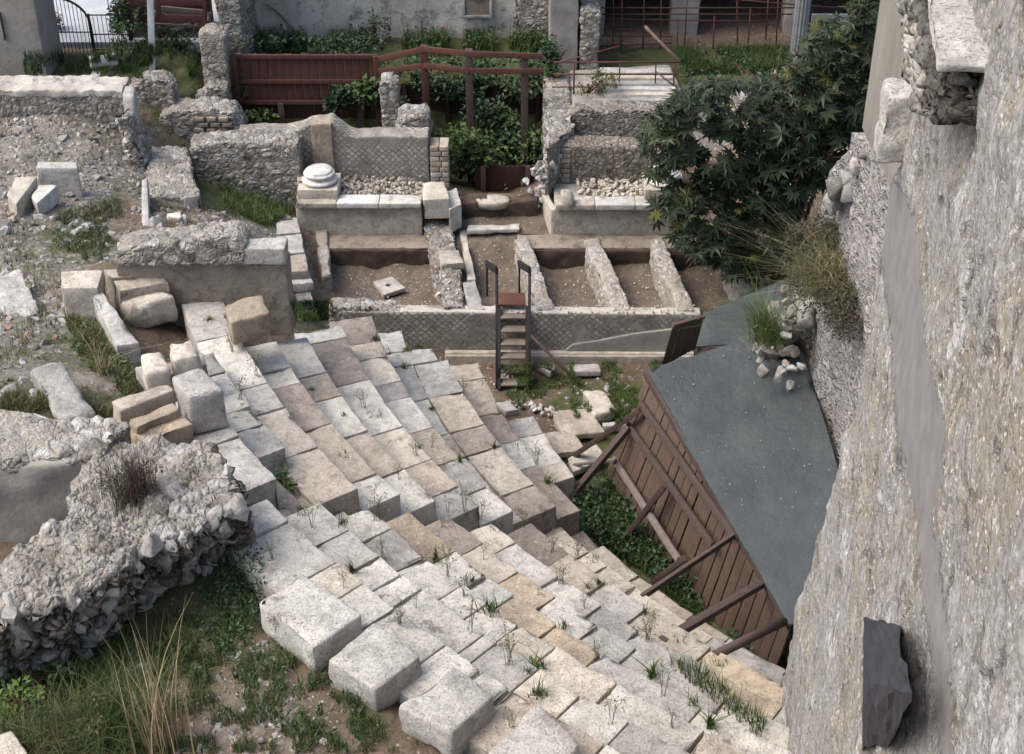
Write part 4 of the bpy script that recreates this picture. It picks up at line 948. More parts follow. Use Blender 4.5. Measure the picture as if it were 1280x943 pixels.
# brown board fence at the back left
def bx(x0, x1, y0, y1, z0, z1, step=.4, r=.006, amp=.004):
    return hexa(x1 - x0, y1 - y0, z1 - z0, lambda P: np.c_[x0 + (x1 - x0) * P[:, 0], y0 + (y1 - y0) * P[:, 1], z0 + (z1 - z0) * P[:, 2]], step=step, r=r, amp=amp)
Yf = 28.0; fx0, fx1 = V(294, 100, Yf).x, V(474, 100, Yf).x; zt_, zm, zb_ = V(380, 68, Yf).z, V(380, 127, Yf).z, 1.15
fen = empty('board_fence', (fx0, Yf, zb_), 'tall red-brown board fence under the pale back wall', 'fence')
nb = 17
for i in range(nb):
    xa, xb = lerp(fx0, fx1, i / nb), lerp(fx0, fx1, (i + 1) / nb) - .012
    v, f = bx(xa, xb, Yf + random.uniform(0, .012), Yf + .03, zm + random.uniform(-.02, .02), zt_ + random.uniform(-.015, .015)); put('board', v, f, WD_RED, parent=fen)
    v, f = bx(xa, xb, Yf + .07, Yf + .1, zb_, zm + .05); put('lower_board', v, f, WD_DARKRED, parent=fen)
for y in (70, 101, 127):
    z = V(380, y, Yf).z; v, f = bx(fx0 - .02, fx1, Yf - .06, Yf - .005, z - .05, z + .04); put('rail', v, f, WD_RED, parent=fen)
for px in (296, 349, 449, 472):
    x = V(px, 100, Yf).x; v, f = bx(x - .06, x + .06, Yf - .12, Yf - .065, zb_ - .1, (zm if 300 < px < 460 else zt_)); put('post', v, f, WD_STRUT if 300 < px < 460 else WD_RED, parent=fen)
# open railing
rail = empty('railing', V(586, 238, 26.9), 'open red-brown timber railing on tall posts over the overgrown pit', 'railing')
p474 = [V(474, 73, 27.9), V(474, 88, 27.9)]; p530 = [V(530, 60, 27.4), V(530, 81, 27.4)]; p586 = [V(586, 66, 26.95), V(586, 87, 26.95)]; p678 = [V(678, 69, 26.8), V(678, 88, 26.8)]
for k in (0, 1):
    for a, b in ((p474, p530), (p530, p586), (p586, p678)):
        v, f = beam(a[k] + Vector((0, -.06, 0)), b[k] + Vector((0, -.06, 0)), .04, .11); put('rail', v, f, WD_RED, parent=rail)
for px, y0, y1, Y, m in ((530, 57, 142, 27.4, WD_RED), (586, 62, 243, 26.95, WD_STRUT), (656, 70, 216, 26.85, WD_STRUT)):
    p = V(px, y0, Y); q_ = V(px, y1, Y); v, f = beam((p.x, Y, q_.z), (p.x, Y, p.z), .14, .12, up=(0, 1, 0)); put('post', v, f, m, parent=rail)
# dark board revetment of the pit
rv = empty('board_revetment', V(590, 200, 28.2), 'dark boards holding back the bank behind the overgrown pit', 'board wall')
x0, x1 = V(497, 150, 28.2).x, V(685, 150, 28.2).x; z0, z1 = .2, V(590, 106, 28.2).z
for i in range(8):
    za, zb2 = lerp(z0, z1, i / 8), lerp(z0, z1, (i + 1) / 8) - .012
    v, f = bx(x0, x1, 28.2 + random.uniform(0, .02), 28.24, za, zb2); put('board', v, f, WD_DARKRED, parent=rv)
for px in (500, 507, 560, 620, 672):
    x = V(px, 150, 28.2).x; v, f = bx(x - .05, x + .05, 28.1, 28.19, z0, z1 + .05); put('post', v, f, WD_RED if px < 520 else WD_DARKRED, parent=rv)
lr = empty('low_boards', V(625, 228, 26.3), 'low dark board edging at the front of the overgrown pit', 'board edging')
a, b = V(594, 208, 26.4), V(668, 210, 26.4); v, f = bx(a.x, b.x, 26.4, 26.44, .35, a.z); put('board', v, f, WD_DARKRED, parent=lr)
for px in (604, 660): x = V(px, 215, 26.3).x; v, f = bx(x - .05, x + .05, 26.3, 26.39, .3, a.z + .03); put('post', v, f, WD_STRUT, parent=lr)

# ================================================================== BACKGROUND BUILDINGS
bw = wall('back_wall', [(282,-160),(480,-160),(700,-160)], 30.3, 1.8, .6, PL_WARM, 'long pale weathered wall closing the site behind the board fence', 'wall', step=.12, amp=.05)
# niche
p = V(581, -3, 30.28); q_ = V(612, 18, 30.28)
v, f = bx(p.x, q_.x, 30.24, 30.3, q_.z, p.z); put('blocked_window', v, f, PL_BROWN, parent=bw)
for a, b in (((p.x - .06, q_.z - .06), (q_.x + .06, q_.z)), ((p.x - .06, p.z), (q_.x + .06, p.z + .06)), ((p.x - .06, q_.z), (p.x, p.z)), ((q_.x, q_.z), (q_.x + .06, p.z))):
    v, f = bx(a[0], b[0], 30.2, 30.3, a[1], b[1]); put('window_surround', v, f, LS_GREY, parent=bw)
crk = [V(x, y, 30.26) for x, y in [(332,3),(345,12),(355,22),(364,33),(372,43),(378,55)]]
v, f = tube(crk, .035, 5); put('mortar_seam', v, f, PL_BROWN, parent=bw)
wall('rubble_patch', [(645,-160),(692,-160)], 30.1, 1.8, .3, RUB, parent=bw, step=.06)
blk('rubble_pillar', [(247,128),(251,44),(281,44),(279,128)], 3.2, RUB, 'narrow rubble wall end rising at the left end of the board fence', 'wall', ztop=3.3, step=.05, amp=.05) if False else None
wall('rubble_pillar', [(249,44),(264,42),(279,46)], 27.7, 1.7, .5, RUB_TOP, 'narrow rubble pillar rising at the left end of the board fence', 'pillar', amp=.04, rough_top=.06)
wall('rubble_buttress', [(252,-160),(281,-160)], 28.5, 1.7, 1.6, RUB, 'ragged rubble wall end behind the narrow rubble pillar', 'wall', amp=.06, step=.06)
wall('rubble_footing', [(243,130),(262,108),(281,112)], 27.3, 1.6, .4, RUB_TOP, 'stepped rubble footing of the narrow rubble pillar', 'wall', amp=.05, rough_top=.06)
pl = wall('plaster_pillar', [(690,-160),(728,-160)], 29.0, 1.8, 1.3, PL_GREY, 'tall plastered pillar left of the portico, rubble showing on its right', 'pillar', step=.08, amp=.03)
v, f, at = wall_strip([(728,14),(738,12),(749,18)], 28.95, 1.8, .8, amp=.06); put('rubble_side', v, f, RUB, parent=pl)
blk('railed_platform', [(714,132),(712,88),(838,80),(858,126)], .45, PL_GREY, 'pale paved platform behind the scaffold railing', 'platform', ztop=2.28, step=.1, amp=.012)
SLN = ['pale step at the far edge of the platform', 'second pale step from the far edge of the platform', 'third pale step from the far edge of the platform', 'third pale step from the near edge of the platform', 'second pale step from the near edge of the platform', 'pale step at the near edge of the platform']
for i in range(6):
    y0, y1 = 84 + i * 7, 90.5 + i * 7; z = 2.62 - .06 * i
    blk('platform_step', [(748 - i * 2, y1), (750 - i * 2, y0), (838 + i * 2, y0), (840 + i * 2, y1)], .3, [LS_WHITE, LS_CREAM, LS_GREY][i % 3], SLN[i], 'step', 'pale steps of the railed platform', ztop=z, step=.1)
sr = empty('tube_railing', V(700, 110, 27.5), 'rusty tube railing around the pale platform', 'railing')
for (a, b, r_, m) in (((692,78),(856,78),.018,RUST), ((692,93),(846,93),.016,RUST), ((690,109),(846,109),.016,RUST), ((718,78),(717,126),.02,RUST), ((775,78),(774,102),.016,RUST), ((820,78),(819,104),.016,RUST), ((843,78),(842,106),.018,RUST), ((692,80),(774,58),.016,RUST), ((820,90),(846,110),.018,RUSTW)):
    v, f = tube([V(*a, 27.4), V(*b, 27.4)], r_); put('tube', v, f, m, parent=sr)
sc = empty('scaffolding', V(800, 70, 30.2), 'dark rusty tube scaffolding in front of the portico arches', 'scaffolding')
for x0_, y0_, x1_, y1_ in ((767,-20,766,80),(778,-20,776,75),(806,-30,803,78),(827,-20,825,70),(848,25,846,66),(860,-20,855,70),(893,20,891,66),(921,-10,922,55),(938,10,935,62),(961,-10,957,50),(973,-10,970,60),(745,10,1000,10),(750,18,990,18),(756,24,960,27),(757,36,800,38),(752,45,840,46),(750,58,840,54),(800,-10,1045,10)):
    v, f = tube([V(x0_, y0_, 30.2), V(x1_, y1_, 30.2)], .016); put('tube', v, f, RUST, parent=sc)
v, f = tube([V(806, 33, 29.0), V(852, 80, 28.4)], .035); tag(put('leaning_pipe', v, f, RUSTW), 'thick whitish rusty pipe leaning beside the platform', 'pipe')
# portico: piers, arches, roof, back wall
po = empty('portico', V(870, 66, 31), 'dark arched portico at the back right behind the scaffolding', 'portico')
def pier(px0, px1, Y, m=PL_GREY):
    a, b = V(px0, 40, Y), V(px1, 40, Y); prof = [(0, 0), (.9, 0), (1.3, .12), (1.6, .4), (1.85, .9), (2.4, 1.0), (6, 1.0)]
    zz = np.array([p_[0] for p_ in prof]); ww = np.array([p_[1] for p_ in prof])
    def fn(P):
        z = 6 * P[:, 2]; e = np.interp(z, zz, ww) * .75; x = lerp(a.x, b.x, .5) + (P[:, 0] - .5) * (b.x - a.x + 2 * e); return np.c_[x, Y + .6 * P[:, 1], 1.9 + z]
    v, f = hexa(b.x - a.x, .6, 6, fn, step=.12, r=.03, amp=.03); put('pier', v, f, m, parent=po)
pier(838, 872, 31); pier(980, 1008, 31); pier(1085, 1120, 31); pier(735, 755, 31)
v, f = bx(V(690, 0, 35).x, V(1300, 0, 35).x, 34.2, 34.6, 1.8, 8, step=.4); put('inner_wall', v, f, plaster('portico_inner_plaster', (.2, .175, .15), (.13, .115, .1), .5), parent=po)
v, f = bx(V(690, 0, 31).x, V(1300, 0, 31).x, 31.0, 34.6, 5.2, 5.5, step=.4); put('vault_slab', v, f, PL_BROWN, parent=po)
v, f = bx(V(690, 0, 31).x, V(690, 0, 31).x + .3, 31, 34.6, 1.8, 5.3, step=.4); put('sun_block_wall', v, f, PL_BROWN, parent=po)  # unseen left side, added to keep the sun out of the portico
p = V(985, 92, 29.3); q_ = V(1003, 92, 29.3); nfl = 14; vs, fs = [], []
cx_, rr_ = (p.x + q_.x) / 2, (q_.x - p.x) / 2
for j, z in enumerate((1.95, 4.6)):
    for i in range(nfl * 4):
        t = 2 * math.pi * i / (nfl * 4); r_ = rr_ * (1 + .08 * math.cos(nfl * t)); vs.append((cx_ + r_ * math.cos(t), 29.3 + r_ * math.sin(t), z))
m_ = nfl * 4
for i in range(m_): fs.append([i, (i + 1) % m_, m_ + (i + 1) % m_, m_ + i])
fs += [list(range(m_))[::-1], list(range(m_, 2 * m_))]
tag(put('fluted_column', np.array(vs), fs, plain('grey_column', (.2, .2, .2), .8), smooth=False), 'grey fluted column standing before the right arch of the portico', 'column')
v, f = bx(V(1015, 20, 29.6).x, V(1075, 20, 29.6).x, 29.6, 29.64, 2.0, V(1020, 18, 29.6).z); tag(put('metal_sheet', v, f, GREYMETAL), 'grey metal hoarding behind the top of the dark shrub', 'hoarding')
v, f = rocks_at([V(970, 93, 29.0), V(978, 91, 29.0), V(972, 97, 28.9)], [.2, .2, .15]); tag(put('white_bag', v, f, PAPER), 'white rubbish bags lying in the yard right of the fluted column', 'rubbish bag')
v, f = rocks_at([V(984, 95, 28.8)], [.1]); tag(put('pink_wrapper', v, f, PINK), 'pink wrapper beside the white rubbish bags', 'litter')
for px, py, l in ((925,103,'pale stone left of the rubbish bags'), (995,103,'pale stone right of the rubbish bags'), (1018,98,'pale stone farthest right in the yard')):
    v, f = rocks_at([V(px, py, 28.9)], [.15]); tag(put('yard_stone', v, f, LS_WHITE), l, 'stone', 'pale stones of the yard')
# left: gatehouse corner, gate, railings, white post
ex = wall('corner_building', [(-160,-160),(12,-160)], 27.4, 2.0, 1.2, PL_GREY, 'grey plastered building corner at the top left', 'building', step=.12, amp=.02)
p = V(2, 15, 27.4); q_ = V(6, 50, 27.4); v, f = bx(p.x, q_.x, 27.34, 27.42, q_.z, p.z); put('slot', v, f, SLATE, parent=ex)
Yg = 28.7; zg = 2.6
gt = empty('arched_gate', V(80, 67, Yg), 'black iron gate with an arched top at the upper left', 'gate')
gl, gr_ = V(43, 60, Yg).x, V(118, 60, Yg).x; gm = V(73, 60, Yg).x; cxg = (gl + gr_) / 2; rg_ = (gr_ - gl) / 2; zs = V(80, 33, Yg).z
arc = [(gl, Yg, zg)] + [(cxg - rg_ * math.cos(t), Yg, zs + rg_ * .95 * math.sin(t)) for t in np.linspace(0, math.pi, 18)] + [(gr_, Yg, zg)]
v, f = tube(arc, .025); put('gate_frame', v, f, IRON, parent=gt)
v, f = tube([(gm, Yg, zg - .1), (gm, Yg, zs + rg_ * .95 + .1)], .035); put('centre_post', v, f, IRON, parent=gt)
bars = []
for x in np.linspace(gl, gr_, 17)[1:-1]:
    h = zs + rg_ * .95 * math.sqrt(max(0, 1 - ((x - cxg) / rg_) ** 2)); bars.append(tube([(x, Yg, zg), (x, Yg, h)], .009, 4))
v, f = merge(bars); put('gate_bars', v, f, IRON, parent=gt)
v, f = tube([(gl, Yg, zg + .45), (gr_, Yg, zg + .45)], .014); put('cross_bar', v, f, IRON, parent=gt)
gf_ = empty('iron_railing', V(118, 67, Yg), 'black iron railing panel right of the arched gate', 'railing')
x0, x1 = V(117, 60, Yg).x, V(170, 60, Yg).x; z1 = V(117, 19, Yg).z
v, f = tube([(x0, Yg, zg - .1), (x0, Yg, z1 + .02)], .03); put('post', v, f, IRON, parent=gf_)
v, f = merge([tube([(x0, Yg, z), (x1, Yg, z)], .014, 5) for z in (z1, zg + .08, (z1 + zg) / 2)] + [tube([(x, Yg, zg), (x, Yg, z1)], .009, 4) for x in np.linspace(x0, x1, 11)]); put('bar_panel', v, f, IRON, parent=gf_)
v, f = beam(V(191, 91, 28.0), V(187, -40, 28.0), .12, .1, up=(0, 1, 0)); tag(put('white_post', v, f, WHITEPAINT), 'square white post standing on the weedy bank', 'post')
rf = empty('timber_frame', V(165, 60, 28.9), 'dark red timber frame of a lean-to at the top left', 'timber frame')
for a, b, w in (((158,3),(256,3),.13), ((160,22),(256,24),.16), ((164,-60),(164,50),.1), ((198,-60),(198,24),.08), ((256,-60),(256,60),.1)):
    v, f = beam(V(*a, 28.9), V(*b, 28.9), .08, w, up=(0, 1, 0) if a[0] == b[0] else (0, 0, 1)); put('beam', v, f, WD_RED, parent=rf)
v, f = beam(V(195, 11, 29.1), V(256, 17, 29.1), .05, .14); put('grey_board', v, f, WD_GREY, parent=rf)
v, f = beam(V(185, 30, 29.0), V(240, 33, 29.0), .05, .05); put('grey_board', v, f, WD_GREY, parent=rf)
wall('bank_wall', [(158,28),(200,26),(258,28)], 29.3, 2.0, .5, RUB_DARK, 'dark overgrown rubble wall below the timber frame', 'wall', step=.07, amp=.05)
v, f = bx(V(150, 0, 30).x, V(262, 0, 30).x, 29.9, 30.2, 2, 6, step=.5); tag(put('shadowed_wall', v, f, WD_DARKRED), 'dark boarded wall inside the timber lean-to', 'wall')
wall('bank_rubble', [(160,112),(180,100),(205,103),(215,110)], 26.6, 1.6, .5, RUB, 'small rubble bank wall behind the upright stone', 'wall', amp=.05, rough_top=.1)
# fallen drum
a, b = V(112, 78, 26.9), V(146, 74, 27.1); d = (b - a).normalized(); s = d.cross(Vector((0, 0, 1))).normalized(); u_ = s.cross(d)
vs, fs = [], []; prof = [(0, .09), (.02, .115), (.1, .12), (.12, .105), (.75, .105), (.78, .12), (.9, .125), (1, .11)]; L_ = (b - a).length
for t, r_ in prof:
    for k in range(20): an = 2 * math.pi * k / 20; vs.append(a + d * L_ * t + s * r_ * math.cos(an) + u_ * r_ * math.sin(an))
for i in range(len(prof) - 1):
    for k in range(20): fs.append([i * 20 + k, i * 20 + (k + 1) % 20, (i + 1) * 20 + (k + 1) % 20, (i + 1) * 20 + k])
fs += [list(range(20))[::-1], list(range(140, 160))]
tag(put('column_shaft', np.array([tuple(x) for x in vs]), fs, MARBLE), 'fallen marble column piece lying on the weedy ground by the gate', 'column piece')
blk('support_stone', [(112,96),(115,88),(126,88),(126,96)], .25, LS_WHITE, 'white stone standing under the fallen column piece', 'stone', ztop=2.85, step=.06)
for i, (p, q_) in enumerate((((136,94),(160,66)), ((140,94),(166,64)))):
    v, f = beam(V(*p, 26.9), V(*q_, 27.6), .06, .04); tag(put('plank', v, f, WD_STRUT), ['dark plank leaning by the fallen column piece', 'second dark plank, right of the first, leaning by the fallen column piece'][i], 'plank', 'leaning planks')

# ================================================================== THE NEAR WALL
WX0, WK = .9, .177
def Wp(px, py, off=0):
    d = ray(px, py); t = (WX0 - off) / (d.x - WK * d.y); return Vector((d.x * t, d.y * t, CAM_H + d.z * t))
sil = [(1166,-100),(1155,0),(1146,86),(1140,150),(1130,200),(1112,235),(1103,300),(1097,345),(1085,440),(1065,520),(1045,600),(1020,680),(987,800),(957,943)]
sp = sorted([(Wp(*p).z, Wp(*p).y) for p in sil]); sz_, sy_ = np.array([a for a, _ in sp]), np.array([b for _, b in sp])
nu, nz_ = 430, 480
uu, ww_ = np.meshgrid(np.linspace(0, 1, nu), np.linspace(0, 1, nz_), indexing='ij'); uu, ww_ = uu.ravel(), ww_.ravel()
z = -.3 + 15.3 * ww_; ye = np.interp(z, sz_, sy_); ye = ye + .035 * fbm(np.c_[z * 2.6, np.zeros((len(z), 2))], 5)
y = ye * uu; x = WX0 + WK * y
und = .07 * fbm(np.c_[y * 1.1, z * 1.1, np.zeros(len(y))], 5) + .035 * np.clip(fbm(np.c_[y * 2.5 + 9, z * 2.5, np.zeros(len(y))], 4), 0, 1)
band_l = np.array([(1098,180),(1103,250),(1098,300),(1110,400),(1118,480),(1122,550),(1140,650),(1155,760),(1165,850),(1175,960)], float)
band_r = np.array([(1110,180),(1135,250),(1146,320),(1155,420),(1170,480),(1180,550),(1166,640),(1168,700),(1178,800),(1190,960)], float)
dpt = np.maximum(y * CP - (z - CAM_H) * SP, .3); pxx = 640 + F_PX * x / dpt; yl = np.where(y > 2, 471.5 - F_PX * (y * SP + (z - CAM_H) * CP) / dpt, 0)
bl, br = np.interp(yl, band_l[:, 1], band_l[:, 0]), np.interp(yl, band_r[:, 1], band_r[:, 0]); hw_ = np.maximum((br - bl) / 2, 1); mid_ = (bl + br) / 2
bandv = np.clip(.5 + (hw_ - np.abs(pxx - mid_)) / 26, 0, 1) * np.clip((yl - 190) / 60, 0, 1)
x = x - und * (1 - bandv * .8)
q = np.arange(nu * nz_).reshape(nu, nz_); F_ = np.stack([q[:-1, :-1].ravel(), q[:-1, 1:].ravel(), q[1:, 1:].ravel(), q[1:, :-1].ravel()], 1)
V3 = np.c_[x, y, z]; n0 = nu * nz_
ring = np.concatenate([q[:, 0], q[-1, 1:], q[-2::-1, -1], q[0, -2:0:-1]])          # rim, swept back to give the wall its thickness
rb = V3[ring].copy(); rb[:, 0] = WX0 + WK * rb[:, 1] + .9; m_ = len(ring)
sides = [[int(ring[i]), n0 + i, n0 + (i + 1) % m_, int(ring[(i + 1) % m_])] for i in range(m_)]
V3 = np.concatenate([V3, rb]); fl = F_.tolist() + sides + [list(range(n0, n0 + m_))[::-1]]
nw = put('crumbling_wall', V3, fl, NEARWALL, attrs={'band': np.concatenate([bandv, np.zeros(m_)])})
tag(nw, 'huge crumbling rendered wall close by on the right side of the picture', 'wall')
# dark stone: an upper face leaning out to a ridge, a lower face going back in
def strip(rows, nn=10):
    vs = []
    for (xa, ya, oa), (xb, yb, ob) in rows:
        for t in np.linspace(0, 1, nn): vs.append(Wp(lerp(xa, xb, t), lerp(ya, yb, t), lerp(oa, ob, t)))
    return vs
R_ = [((1080,770,-.1),(1124,780,-.1)), ((1080,773,.07),(1123,783,.09))] + [((lerp(1080,1079,t), lerp(773,852,t), lerp(.07,.15,t)), (lerp(1123,1137,t), lerp(783,868,t), lerp(.09,.17,t))) for t in (.2,.4,.6,.8,1)] + \
     [((lerp(1079,1077,t), lerp(856,935,t), lerp(.15,.06,t)), (lerp(1136,1113,t), lerp(874,932,t), lerp(.16,.05,t))) for t in (0,.25,.5,.75,1)] + [((1077,937,-.1),(1113,934,-.1))]
vs = np.array([tuple(x_) for x_ in strip(R_)]); nr = len(R_)
edge = np.array([[Wp(p_[0][0] - 1, p_[0][1], -.1), Wp(p_[1][0] + 1, p_[1][1], -.1)] for p_ in R_])
ff = [[i * 10 + k, i * 10 + k + 1, (i + 1) * 10 + k + 1, (i + 1) * 10 + k] for i in range(nr - 1) for k in range(9)]
vs = vs + .035 * np.c_[fbm(vs * 6), fbm(vs * 6 + 5), fbm(vs * 6 + 9)]
n1 = len(vs); vs = np.concatenate([vs, edge.reshape(-1, 3)])
for i in range(nr - 1): ff += [[n1 + 2 * i, i * 10, (i + 1) * 10, n1 + 2 * i + 2], [i * 10 + 9, n1 + 2 * i + 1, n1 + 2 * i + 3, (i + 1) * 10 + 9]]
tag(put('dark_stone', vs, ff, SLATE, parent=nw, smooth=False), 'blackish stone set in the wall')
# broken ledge stub, running along the wall, and the rock that sticks out nearer the corner
nrm, drn = np.array([-.985, .174, 0]), np.array([.174, .985, 0])
def stub(P0, ln, d, th, amp, drop=0, seed=0):
    a = np.array(P0)
    def fn(P): return a + drn * (ln * P[:, :1]) + nrm * (-.2 + (d + .2) * P[:, 1:2]) - np.array([0, 0, th]) * (1 - P[:, 2:]) - np.array([0, 0, drop]) * P[:, 1:2]
    return hexa(ln, d + .2, th, fn, step=.03, r=.02, amp=amp, freq=5, chip=.05)
P0 = Wp(1233, 84)
v, f = stub(P0, 2.6, .19, .04, .012); lg = put('broken_ledge', v, f, LS_GREY, parent=nw)
v, f = stub(P0 + Vector((0, .03, -.11)), 2.5, .17, .16, .02); put('ledge_core', v, f, RUB_DARK, parent=nw)  # rough dark stone, its colour also standing in for deep shade on the ledge end
v, f = stub(P0 + Vector((.02, .3, -.2)), 2.2, .17, .16, .05); put('ledge_core', v, f, RUB_TOP, parent=nw)
v, f = stub(Wp(1148, 112), .28, .17, .42, .045, .06); put('projecting_rock', v, f, LS_GREY, parent=nw)
# wall behind the corner: old rubble below, modern render above
P, F_ = lattice(np.linspace(0, 1, 140), [0, 1], np.linspace(0, 1, 100))
y = 11.4 + 8.4 * P[:, 0]; ztop = np.interp(y, [11, 16.8, 17.3, 18.0, 18.6, 19.2, 19.8], [6.4, 6.3, 6.1, 5.2, 4.2, 3.0, 2.0]) + .15 * fbm(np.c_[y * 1.5, np.zeros((len(y), 2))], 3)
z = -.3 + (ztop + .3) * P[:, 2]; x = 4.3 + 1.0 * P[:, 1] - (1 - P[:, 1]) * (.14 * fbm(np.c_[y * .9, z * .9, np.zeros(len(y))], 4) + .05 * (2.5 - z).clip(0, 3))
ow = put('old_rubble_wall', np.c_[x, y, z], F_, rubble('old_wall_rubble', 5.5, [(.19, .175, .165), (.3, .285, .27), (.4, .385, .37)], (.22, .2, .185), .045, patch=.5)); tag(ow, 'old rough rubble wall behind the blue roof, below the smooth render', 'wall')
v, f = bx(4.34, 5.4, 11.4, 16.95, 6.3, 15, step=.3, r=.01); mw = put('rendered_wall', v, f, PL_MODERN); tag(mw, 'smooth grey-brown rendered house wall above the old rubble wall', 'house wall')
v, f = rocks_at([U(1048, 235, 5.4), U(1060, 225, 5.5), U(1040, 255, 5.1), U(1055, 262, 5.0), U(1072, 205, 5.9), U(1080, 190, 6.1), U(1068, 240, 5.4), U(1050, 300, 4.4), U(1012, 385, 3.0), U(1004, 400, 2.9)], [.26, .25, .25, .22, .2, .18, .25, .25, .25, .25]); put('rubble_crest', v, f, ROCKM, parent=ow)
v, f = box_mesh([U(1086, 232, 5.9), U(1090, 196, 6.2), U(1118, 205, 6.2), U(1118, 240, 5.9)], .1, amp=.005); put('cement_patch', v, f, PL_SMOOTH, parent=ow)
pts = [U(random.gauss(968, 17), random.gauss(435, 18), random.uniform(2.35, 2.75)) for _ in range(45)] + [U(random.gauss(995, 14), random.gauss(395, 12), random.uniform(2.5, 3.0)) for _ in range(30)]
pts += [U(968, 432, 2.45), U(985, 415, 2.5), U(1000, 395, 2.6)]; v, f = rocks_at(pts, [random.uniform(.07, .15) for _ in pts[:-3]] + [.33, .33, .36]); tag(put('rubble_stump', v, f, ROCKM, smooth=False), 'stump of rubble masonry sticking out over the blue roof, tufted with grass', 'rubble', None, 'stuff')
p = V(1140, 86, 9.5); p = Wp(1141, 86, .02); q_ = Wp(1131, 85, .12)
v, f = tube([p, q_], .018, 8); t_ = put('wall_tap', v, f, BLACKPL); tag(t_, 'tiny black spout with a white collar on the edge of the near wall', 'spout')
v, f = tube([p + Vector((.02, 0, 0)), p + Vector((-.01, 0, 0))], .035, 10); put('collar', v, f, WHITEPAINT, parent=t_)
v, f = tube([q_ + Vector((0, 0, .05)), q_ + Vector((0, 0, -.05))], .014, 6); put('handle', v, f, BLACKPL, parent=t_)

# ================================================================== PLANTS
bpy.context.view_layer.update()
_dg = bpy.context.evaluated_depsgraph_get()
def hit(px, py):
    ok, loc, nor, *_ = S.ray_cast(_dg, Vector((0, 0, CAM_H)), ray(px, py).normalized())
    return loc if ok else U(px, py, 1)
def rotv(n, rg, up=0.0):
    q = rg.normal(size=(n, 4)); q /= np.linalg.norm(q, axis=1)[:, None]; w, x, y, z = q.T
    return np.stack([np.stack([1-2*(y*y+z*z), 2*(x*y-z*w), 2*(x*z+y*w)], 1), np.stack([2*(x*y+z*w), 1-2*(x*x+z*z), 2*(y*z-x*w)], 1), np.stack([2*(x*z-y*w), 2*(y*z+x*w), 1-2*(x*x+y*y)], 1)], 1)
def face_rot(n, rg, tilt=.7):
    """rotation matrices whose z axis points mostly upward"""
    zz = np.c_[rg.normal(0, tilt, n), rg.normal(-.15, tilt, n), np.ones(n)]; zz /= np.linalg.norm(zz, axis=1)[:, None]
    xx = np.c_[rg.normal(size=(n, 2)), rg.normal(0, .3, n)]; xx -= zz * (xx * zz).sum(1)[:, None]; xx /= np.linalg.norm(xx, axis=1)[:, None]
    return np.stack([xx, np.cross(zz, xx), zz], 2)
def inst(base, faces, pts, R, s):
    n, m = len(pts), len(base); Vx = np.einsum('nij,mj->nmi', R, base) * np.asarray(s)[:, None, None] + np.asarray(pts)[:, None]
    Fx = [[k + i * m for k in f] for i in range(n) for f in faces]
    return Vx.reshape(-1, 3), Fx
LEAF = (np.array([[0, 0, 0], [.5, .28, .05], [1, 0, -.08], [.5, -.28, .05]]), [[0, 1, 2], [0, 2, 3]])
def star(lobes=8):
    v = [[0, 0, 0]]; 
    for i in range(lobes * 2 - 1):
        a = -math.pi * .86 + 2 * math.pi * .86 * i / (lobes * 2 - 2); r = (1.0 - .25 * abs(a) / 3) if i % 2 == 0 else .42
        v.append([r * math.cos(a), r * math.sin(a), -.22 * r * r + (.05 if i % 2 else 0)])
    return np.array(v), [[0, i, i + 1] for i in range(1, lobes * 2 - 1)]
STAR = star()
def leafcloud(pts, size, rg, tilt=.8, base=LEAF):
    n = len(pts); return inst(base[0], base[1], pts, face_rot(n, rg, tilt), size * rg.uniform(.55, 1.3, n))
def clump(c, rad, n, rg, lumps=7):
    cs = rg.normal(0, .5, (lumps, 3)) * rad; i = rg.integers(lumps, size=n); d = rg.normal(size=(n, 3)); d /= np.linalg.norm(d, axis=1)[:, None]
    p = cs[i] + d * (rg.random((n, 1)) ** .5) * np.array(rad) * rg.uniform(.35, .6, (lumps, 1))[i]; p[:, 2] = np.abs(p[:, 2]) if c is None else p[:, 2]
    return np.array(c) + p
def blades(pts, h, w, rg, lean=.35, segs=3):
    n = len(pts); pts = np.asarray(pts, float); a = rg.uniform(0, 6.28, n); hh = h * rg.uniform(.5, 1.3, n); ln = np.abs(rg.normal(0, lean, n)); b = rg.uniform(0, 6.28, n)
    d = np.c_[np.cos(a), np.sin(a), np.zeros(n)]; s = np.c_[np.cos(b), np.sin(b), np.zeros(n)]; vs = []
    for k in range(segs + 1):
        t = k / segs; p = pts + np.array([0, 0, 1]) * (hh * t * (1 - .25 * ln * t))[:, None] + d * (hh * ln * t * t)[:, None]; ww = w * (1 - t) + .0006
        vs += [p - s * ww / 2, p + s * ww / 2]
    Vx = np.stack(vs, 1).reshape(-1, 3); m = 2 * (segs + 1)
    Fx = [[i * m + 2 * k, i * m + 2 * k + 1, i * m + 2 * k + 3, i * m + 2 * k + 2] for i in range(n) for k in range(segs)]
    return Vx, Fx
def mound(pts): return np.array([(p[0], p[1], gz(p[0], p[1])) for p in pts])
def area(poly, n, rg):
    P = np.array(poly, float); lo, hi = P.min(0), P.max(0); out = []
    while len(out) < n:
        q_ = lo + rg.random((n * 2, 2)) * (hi - lo); x, y = q_.T; c = np.zeros(len(q_), bool); j = len(P) - 1
        for i in range(len(P)):
            c ^= ((P[i, 1] > y) != (P[j, 1] > y)) & (x < (P[j, 0] - P[i, 0]) * (y - P[i, 1]) / (P[j, 1] - P[i, 1] + 1e-9) + P[i, 0]); j = i
        out += q_[c].tolist()
    return out[:n]
